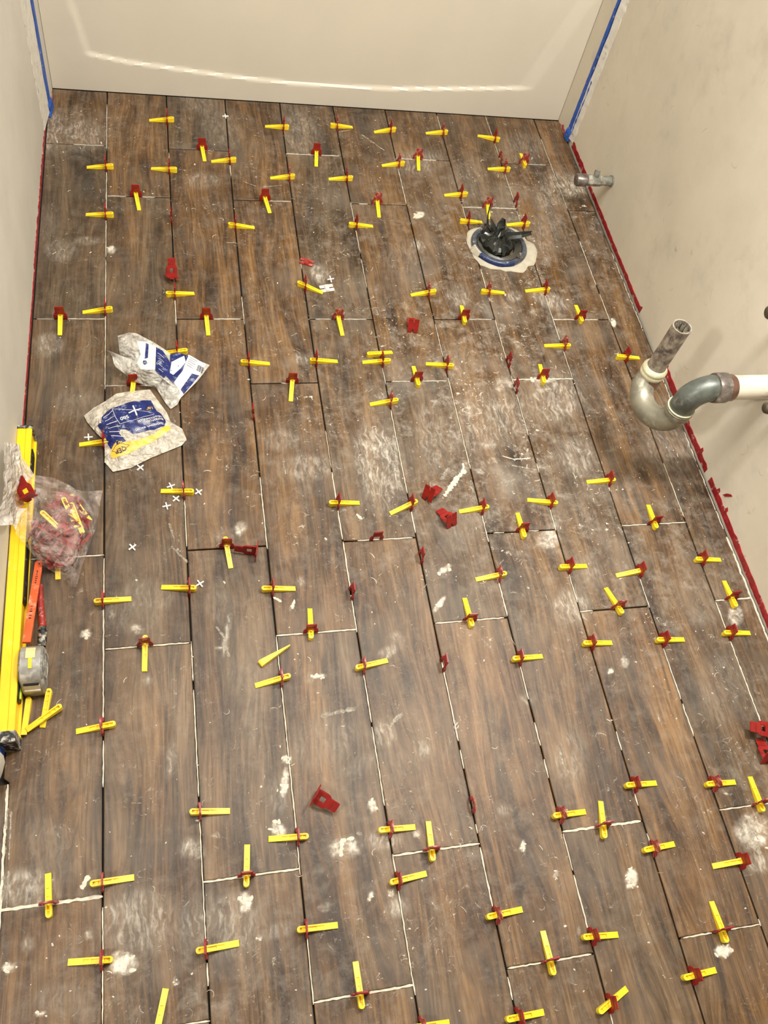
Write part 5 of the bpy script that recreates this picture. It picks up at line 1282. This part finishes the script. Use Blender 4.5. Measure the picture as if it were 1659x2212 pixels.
# ------------------------------------------------------------------ toilet flange and the bag stuffed in it
def flange():
    cx, cy = 1.133, -.490
    root = empty('toilet_flange', (cx, cy, 0.0))
    r = random.Random(2)
    jit = [r.uniform(.93, 1.07) for _ in range(40)]
    def jf(rr_, z, a, i):
        k = jit[int(a / (2 * pi) * 40) % 40]
        ex = 1 + .17 * max(0, cos(a - radians(-8)))
        if i < 3: return rr_ * (1 + (k - 1)) * ex, z
        return rr_, z
    mb = MB()
    mb.lathe([(.086, .0003), (.083, .0030), (.076, .0055), (.064, .0050), (.054, .002)], 40, None, jf)
    mb.build('putty_collar', M['putty'], root, smooth=60)
    mb = MB(); mb.lathe([(.0735, .001), (.0750, .010), (.0720, .0150), (.0660, .0165), (.0625, .0150), (.0600, .010), (.0590, .002)], 48); mb.build('rim_ring', M['ring'], root, smooth=35)
    # navy worn arc on the outside of the ring, near side
    mb = MB(); prev = None
    for i in range(27):
        a = radians(198 + 92 * i / 26)
        e = .9 if i in (0, 26) else 1.0
        vs = [mb.b.verts.new((rr_ * cos(a), rr_ * sin(a), z)) for rr_, z in ((.0752, .002), (.0764 * (.99 + .01 * e), .0105), (.0728, .0158), (.0690, .0168))]
        if prev:
            for k in range(3): mb.b.faces.new((prev[k], prev[k + 1], vs[k + 1], vs[k]))
        prev = vs
    mb.build('navy_band', M['ring_blue'], root, smooth=50)
    mb = MB(); prev = None
    for i in range(9):
        a = radians(186 + 26 * i / 8)
        vs = [mb.b.verts.new((rr_ * cos(a), rr_ * sin(a), z)) for rr_, z in ((.0800 + r.uniform(-.002, .002), .003), (.0762, .0110), (.0725 + r.uniform(-.001, .001), .0162), (.0690, .0170))]
        if prev:
            for k in range(3): mb.b.faces.new((prev[k], prev[k + 1], vs[k + 1], vs[k]))
        prev = vs
    mb.build('plaster_patch', M['putty'], root)
    mb = MB()
    pr = [(.0605, .004)]
    for k in range(6): pr += [(.0595 - k * .0028, .0135 - k * .0008), (.0585 - k * .0028, .0115 - k * .0008)]
    pr += [(.0425, .008), (.0415, -.006)]
    mb.lathe(pr, 44); mb.build('ribbed_gasket', M['ring_dark'], root, smooth=25)
    mb = MB(); mb.lathe([(.0440, -.004), (.0430, -.0065), (.0001, -.0070)], 32); mb.build('drain_opening', M['hole'], root)
    for a in (118, -52):
        mb = MB(); x, y = .0655 * cos(radians(a)), .0655 * sin(radians(a))
        mb.tube([(x, y, .012), (x, y, .030)], .0032, 10); mb.tube([(x, y, .0165), (x, y, .0215)], .0062, 6)
        mb.build('closet_bolt', M['steel'], root, smooth=30)
    tag(root, 'toilet drain flange with grey and navy ring set in white putty', 'flange')
    # black bag pushed into the drain: crumpled folds with a few strips standing out
    bag = empty('plastic_bag', (cx - .006, cy + .008, 0.004))
    mb = MB(); rings = []
    rb_ = random.Random(14)
    NS = 40
    for i, (rad, z) in enumerate([(.047, -.003), (.045, .010), (.036, .021), (.026, .017), (.015, .027), (.005, .023)]):
        ring = []
        for k in range(NS):
            a = 2 * pi * k / NS
            f = noise.noise(Vector((cos(a) * 2.4, sin(a) * 2.4, i * .9)))
            g = 1 - abs(noise.noise(Vector((cos(a) * 4.5, sin(a) * 4.5, i * 1.3 + 5)))) * 2
            ring.append(mb.b.verts.new((rad * cos(a) * (1 + .16 * f), rad * sin(a) * (1 + .16 * f), z + .014 * f + .010 * g)))
        rings.append(ring)
    for a, b_ in zip(rings, rings[1:]):
        for k in range(NS): mb.b.faces.new((a[k], a[(k + 1) % NS], b_[(k + 1) % NS], b_[k]))
    mb.b.faces.new(rings[-1])
    mb.build('crumpled_film', M['trash'], bag, smooth=18)
    def flap(pts, wid, twist):
        mb = MB(); prev = None
        for i, p in enumerate(pts):
            p = Vector(p); t = i / (len(pts) - 1)
            dd = (Vector(pts[min(i + 1, len(pts) - 1)]) - Vector(pts[max(i - 1, 0)])).normalized()
            s = dd.cross(UP); s = s.normalized() if s.length > 1e-4 else Vector((1, 0, 0))
            s = Matrix.Rotation(twist * t + .4, 3, dd) @ s
            w_ = wid[i] / 2
            nrm = dd.cross(s).normalized() * .0006
            fold = nrm * 6 * (1 if i % 2 else .4)
            vs = [mb.b.verts.new(q) for q in (p - s * w_ + nrm, p + fold + nrm, p + s * w_ + nrm, p + s * w_ - nrm, p + fold - nrm, p - s * w_ - nrm)]
            if prev:
                for k in range(6): mb.b.faces.new((prev[k], prev[(k + 1) % 6], vs[(k + 1) % 6], vs[k]))
            else: mb.b.faces.new(vs)
            prev = vs
        mb.b.faces.new(prev[::-1])
        mb.build('flap', M['trash'], bag, smooth=20)
    flap([(.004, -.004, .022), (.030, -.004, .034), (.058, -.006, .040), (.088, .002, .040)], [.016, .018, .016, .010], .7)
    flap([(-.012, .018, .022), (-.022, .042, .032), (-.020, .062, .046), (-.012, .078, .066)], [.022, .014, .009, .006], 1.2)
    flap([(.006, .016, .024), (.010, .028, .042), (.014, .034, .056)], [.020, .022, .012], -.9)
    flap([(-.004, .012, .022), (-.012, .030, .040), (-.014, .050, .044)], [.026, .030, .016], .5)
    flap([(.010, -.022, .018), (.008, -.044, .026), (.000, -.062, .020)], [.012, .009, .006], -.5)
    flap([(-.010, -.010, .024), (.006, .004, .040), (.016, .010, .046)], [.020, .024, .012], 1.4)
    tag(bag, 'black plastic bag crumpled into the toilet drain, strips sticking out', 'bag')
flange()

# ------------------------------------------------------------------ drain trap on the right wall
def trap():
    root = empty('drain_trap', (0, 0, 0))
    tx, ty = 1.270, -1.095
    ex, ey, ez = 1.287, -1.203, .297
    mb = MB()
    mb.tube([(tx, ty, .212), (tx, ty, .352)], .0195, 28, caps=False); mb.tube([(tx, ty, .352), (tx, ty, .240)], .0172, 28, caps=False)
    A = [(.0195, .352), (.0200, .3525), (.0200, .3545), (.0170, .3545), (.0170, .352)]
    mb.lathe(A, 28, Matrix.Translation((tx, ty, 0)))
    tail = mb.build('tailpiece', M['steel_tail'], root, smooth=40)
    # chipped plaster crust inside the rim
    mb = MB(); r = random.Random(6)
    for k in range(9):
        a = 2 * pi * k / 9 + r.uniform(-.2, .2)
        blob(mb, tx + .015 * cos(a), ty + .015 * sin(a), .0045, .0030, a, .3560, r, 7, z0=.3500)
    blob(mb, tx - .004, ty + .003, .0105, .008, .3, .3440, r, 9, z0=.338)
    mb.build('plaster_crust', M['putty'], tail)
    def nut(name, c, axis, prof_, mat, lobes=0):
        mb = MB(); ax = Vector(axis).normalized()
        Mx = Matrix.Translation(c) @ ax.to_track_quat('Z', 'Y').to_matrix().to_4x4()
        jf = (lambda rr_, z, a, i: (rr_ * (1 + .035 * (abs(cos(a * lobes / 2)) ** 8)), z)) if lobes else None
        mb.lathe(prof_, 48, Mx, jf)
        return mb.build(name, mat, root, smooth=40)
    nut('slip_nut', (tx, ty, .226), (0, 0, 1), [(.0200, -.013), (.0258, -.013), (.0268, -.011), (.0268, -.004), (.0252, -.002), (.0266, 0), (.0266, .005), (.0245, .008), (.0225, .011), (.0200, .012)], M['nut'], 0)
    nut('copper_collar', (tx, ty, .198), (0, 0, 1), [(.0230, -.013), (.0258, -.012), (.0262, .010), (.0245, .014)], M['brass'])
    # U bend between the two upright arms
    d = Vector((ex - tx, ey - ty, 0)); D = d.length; u = d.normalized(); R_ = D / 2
    pts = [Vector((tx, ty, .216)), Vector((tx, ty, .212))]
    for k in range(19):
        a = pi * k / 18
        pts.append(Vector((tx, ty, .208)) + u * (R_ - R_ * cos(a)) + Vector((-.022 * sin(a), 0, -R_ * .72 * sin(a))))
    pts += [Vector((ex, ey, .212)), Vector((ex, ey, .228))]
    rad = [.0235] * 2 + [.0245] * 19 + [.0235, .0235]
    mb = MB(); mb.tube(pts, rad, 28); mb.build('u_bend', M['trap'], root, smooth=50)
    nut('slip_nut', (ex, ey, .226), (0, 0, 1), [(.0230, -.009), (.0262, -.009), (.0280, -.006), (.0280, .001), (.0270, .003), (.0286, .005), (.0286, .0075), (.0250, .0095)], M['trap'])
    nut('washer', (ex, ey, .2385), (0, 0, 1), [(.0240, -.0012), (.0284, -.0012), (.0284, .0008), (.0240, .0008)], M['nut'])
    # elbow to the wall pipe
    Re = .044
    pe = [Vector((ex, ey, .236)), Vector((ex, ey, ez - Re))]
    for k in range(1, 14):
        a = pi / 2 * k / 13
        pe.append(Vector((ex + Re - Re * cos(a), ey, ez - Re + Re * sin(a))))
    pe.append(Vector((ex + Re + .014, ey, ez)))
    mb = MB(); mb.tube(pe, [.0255] * 3 + [.0262] * (len(pe) - 4) + [.0255], 28); mb.build('elbow', M['elbow'], root, smooth=50)
    xx = ex + Re
    nut('elbow_collar', (xx + .012, ey, ez), (1, 0, 0), [(.0250, -.017), (.0290, -.016), (.0302, -.011), (.0302, .008), (.0292, .010), (.0260, .012)], M['steel'], 6)
    nut('copper_collar', (xx + .029, ey, ez), (1, 0, 0), [(.0235, -.008), (.0268, -.007), (.0268, .006), (.0250, .009)], M['brass'])
    mb = MB(); mb.tube([(xx + .02, ey, ez), (WALL_R, ey, ez)], .0243, 28); mb.build('wall_pipe', M['pvc'], root, smooth=50)
    return tag(root, 'metal sink drain trap with open tailpiece on the right wall', 'drain trap')
trap()

def stub(name, x0, y, z, r, label, mat):
    root = empty(name, (WALL_R, y, z))
    mb = MB(); mb.tube([(0, 0, 0), (x0 - WALL_R + .012, 0, 0)], r, 20); mb.build('pipe', mat, root, smooth=50)
    mb = MB(); Mx = Matrix.Translation((x0 - WALL_R, 0, 0)) @ Matrix.Rotation(pi / 2, 4, 'Y')
    mb.lathe([(.0001, 0), (r * .7, 0), (r * 1.15, .003), (r * 1.35, .008), (r * 1.35, .018), (r * 1.05, .020)], 20, Mx)
    mb.build('cap', mat, root, smooth=50)
    return tag(root, label, 'pipe')
stub('supply_pipe', 1.402, -1.125, .425, .0105, 'dark bronze capped pipe at right edge above the drain pipe', M['bronze'])
stub('supply_pipe', 1.410, -1.262, .306, .0090, 'dark capped pipe at right edge just below the white drain pipe', M['bronze'])

def valve():
    root = empty('supply_valve', (WALL_R, -.335, .100))
    mb = MB(); mb.tube([(-.003, 0, 0), (-.030, 0, 0)], .0125, 16, caps=True)
    mb.tube([(-.004, .000, .0), (-.0005, 0, 0)], .0150, 16)
    mb.build('pipe', M['valve'], root, smooth=40)
    mb = MB(); mb.tube([(-.028, 0, 0), (-.034, 0, 0), (-.068, 0, 0), (-.074, 0, 0)], [.0115, .0150, .0150, .0125], 8)
    mb.tube([(-.050, 0, .010), (-.050, .004, .024), (-.050, .005, .030)], [.0075, .0080, .0070], 10)
    mb.build('valve_body', M['valve'], root, smooth=30)
    mb = MB(); mb.tube([(-.072, 0, 0), (-.076, 0, 0), (-.100, 0, 0), (-.104, 0, 0)], [.0130, .0165, .0165, .0140], 20)
    mb.build('round_cap', M['steel'], root, smooth=40)
    mb = MB(); mb.lathe([(.0001, .0), (.0125, .0), (.017, -.0012), (.0205, -.0022)], 24, Matrix.Translation((-.0006, 0, 0)) @ Matrix.Rotation(-pi / 2, 4, 'Y'))
    mb.build('wall_hole', M['hole'], root)
    return tag(root, 'spattered grey shut-off valve stub low on the right wall by the toilet drain', 'valve')
valve()
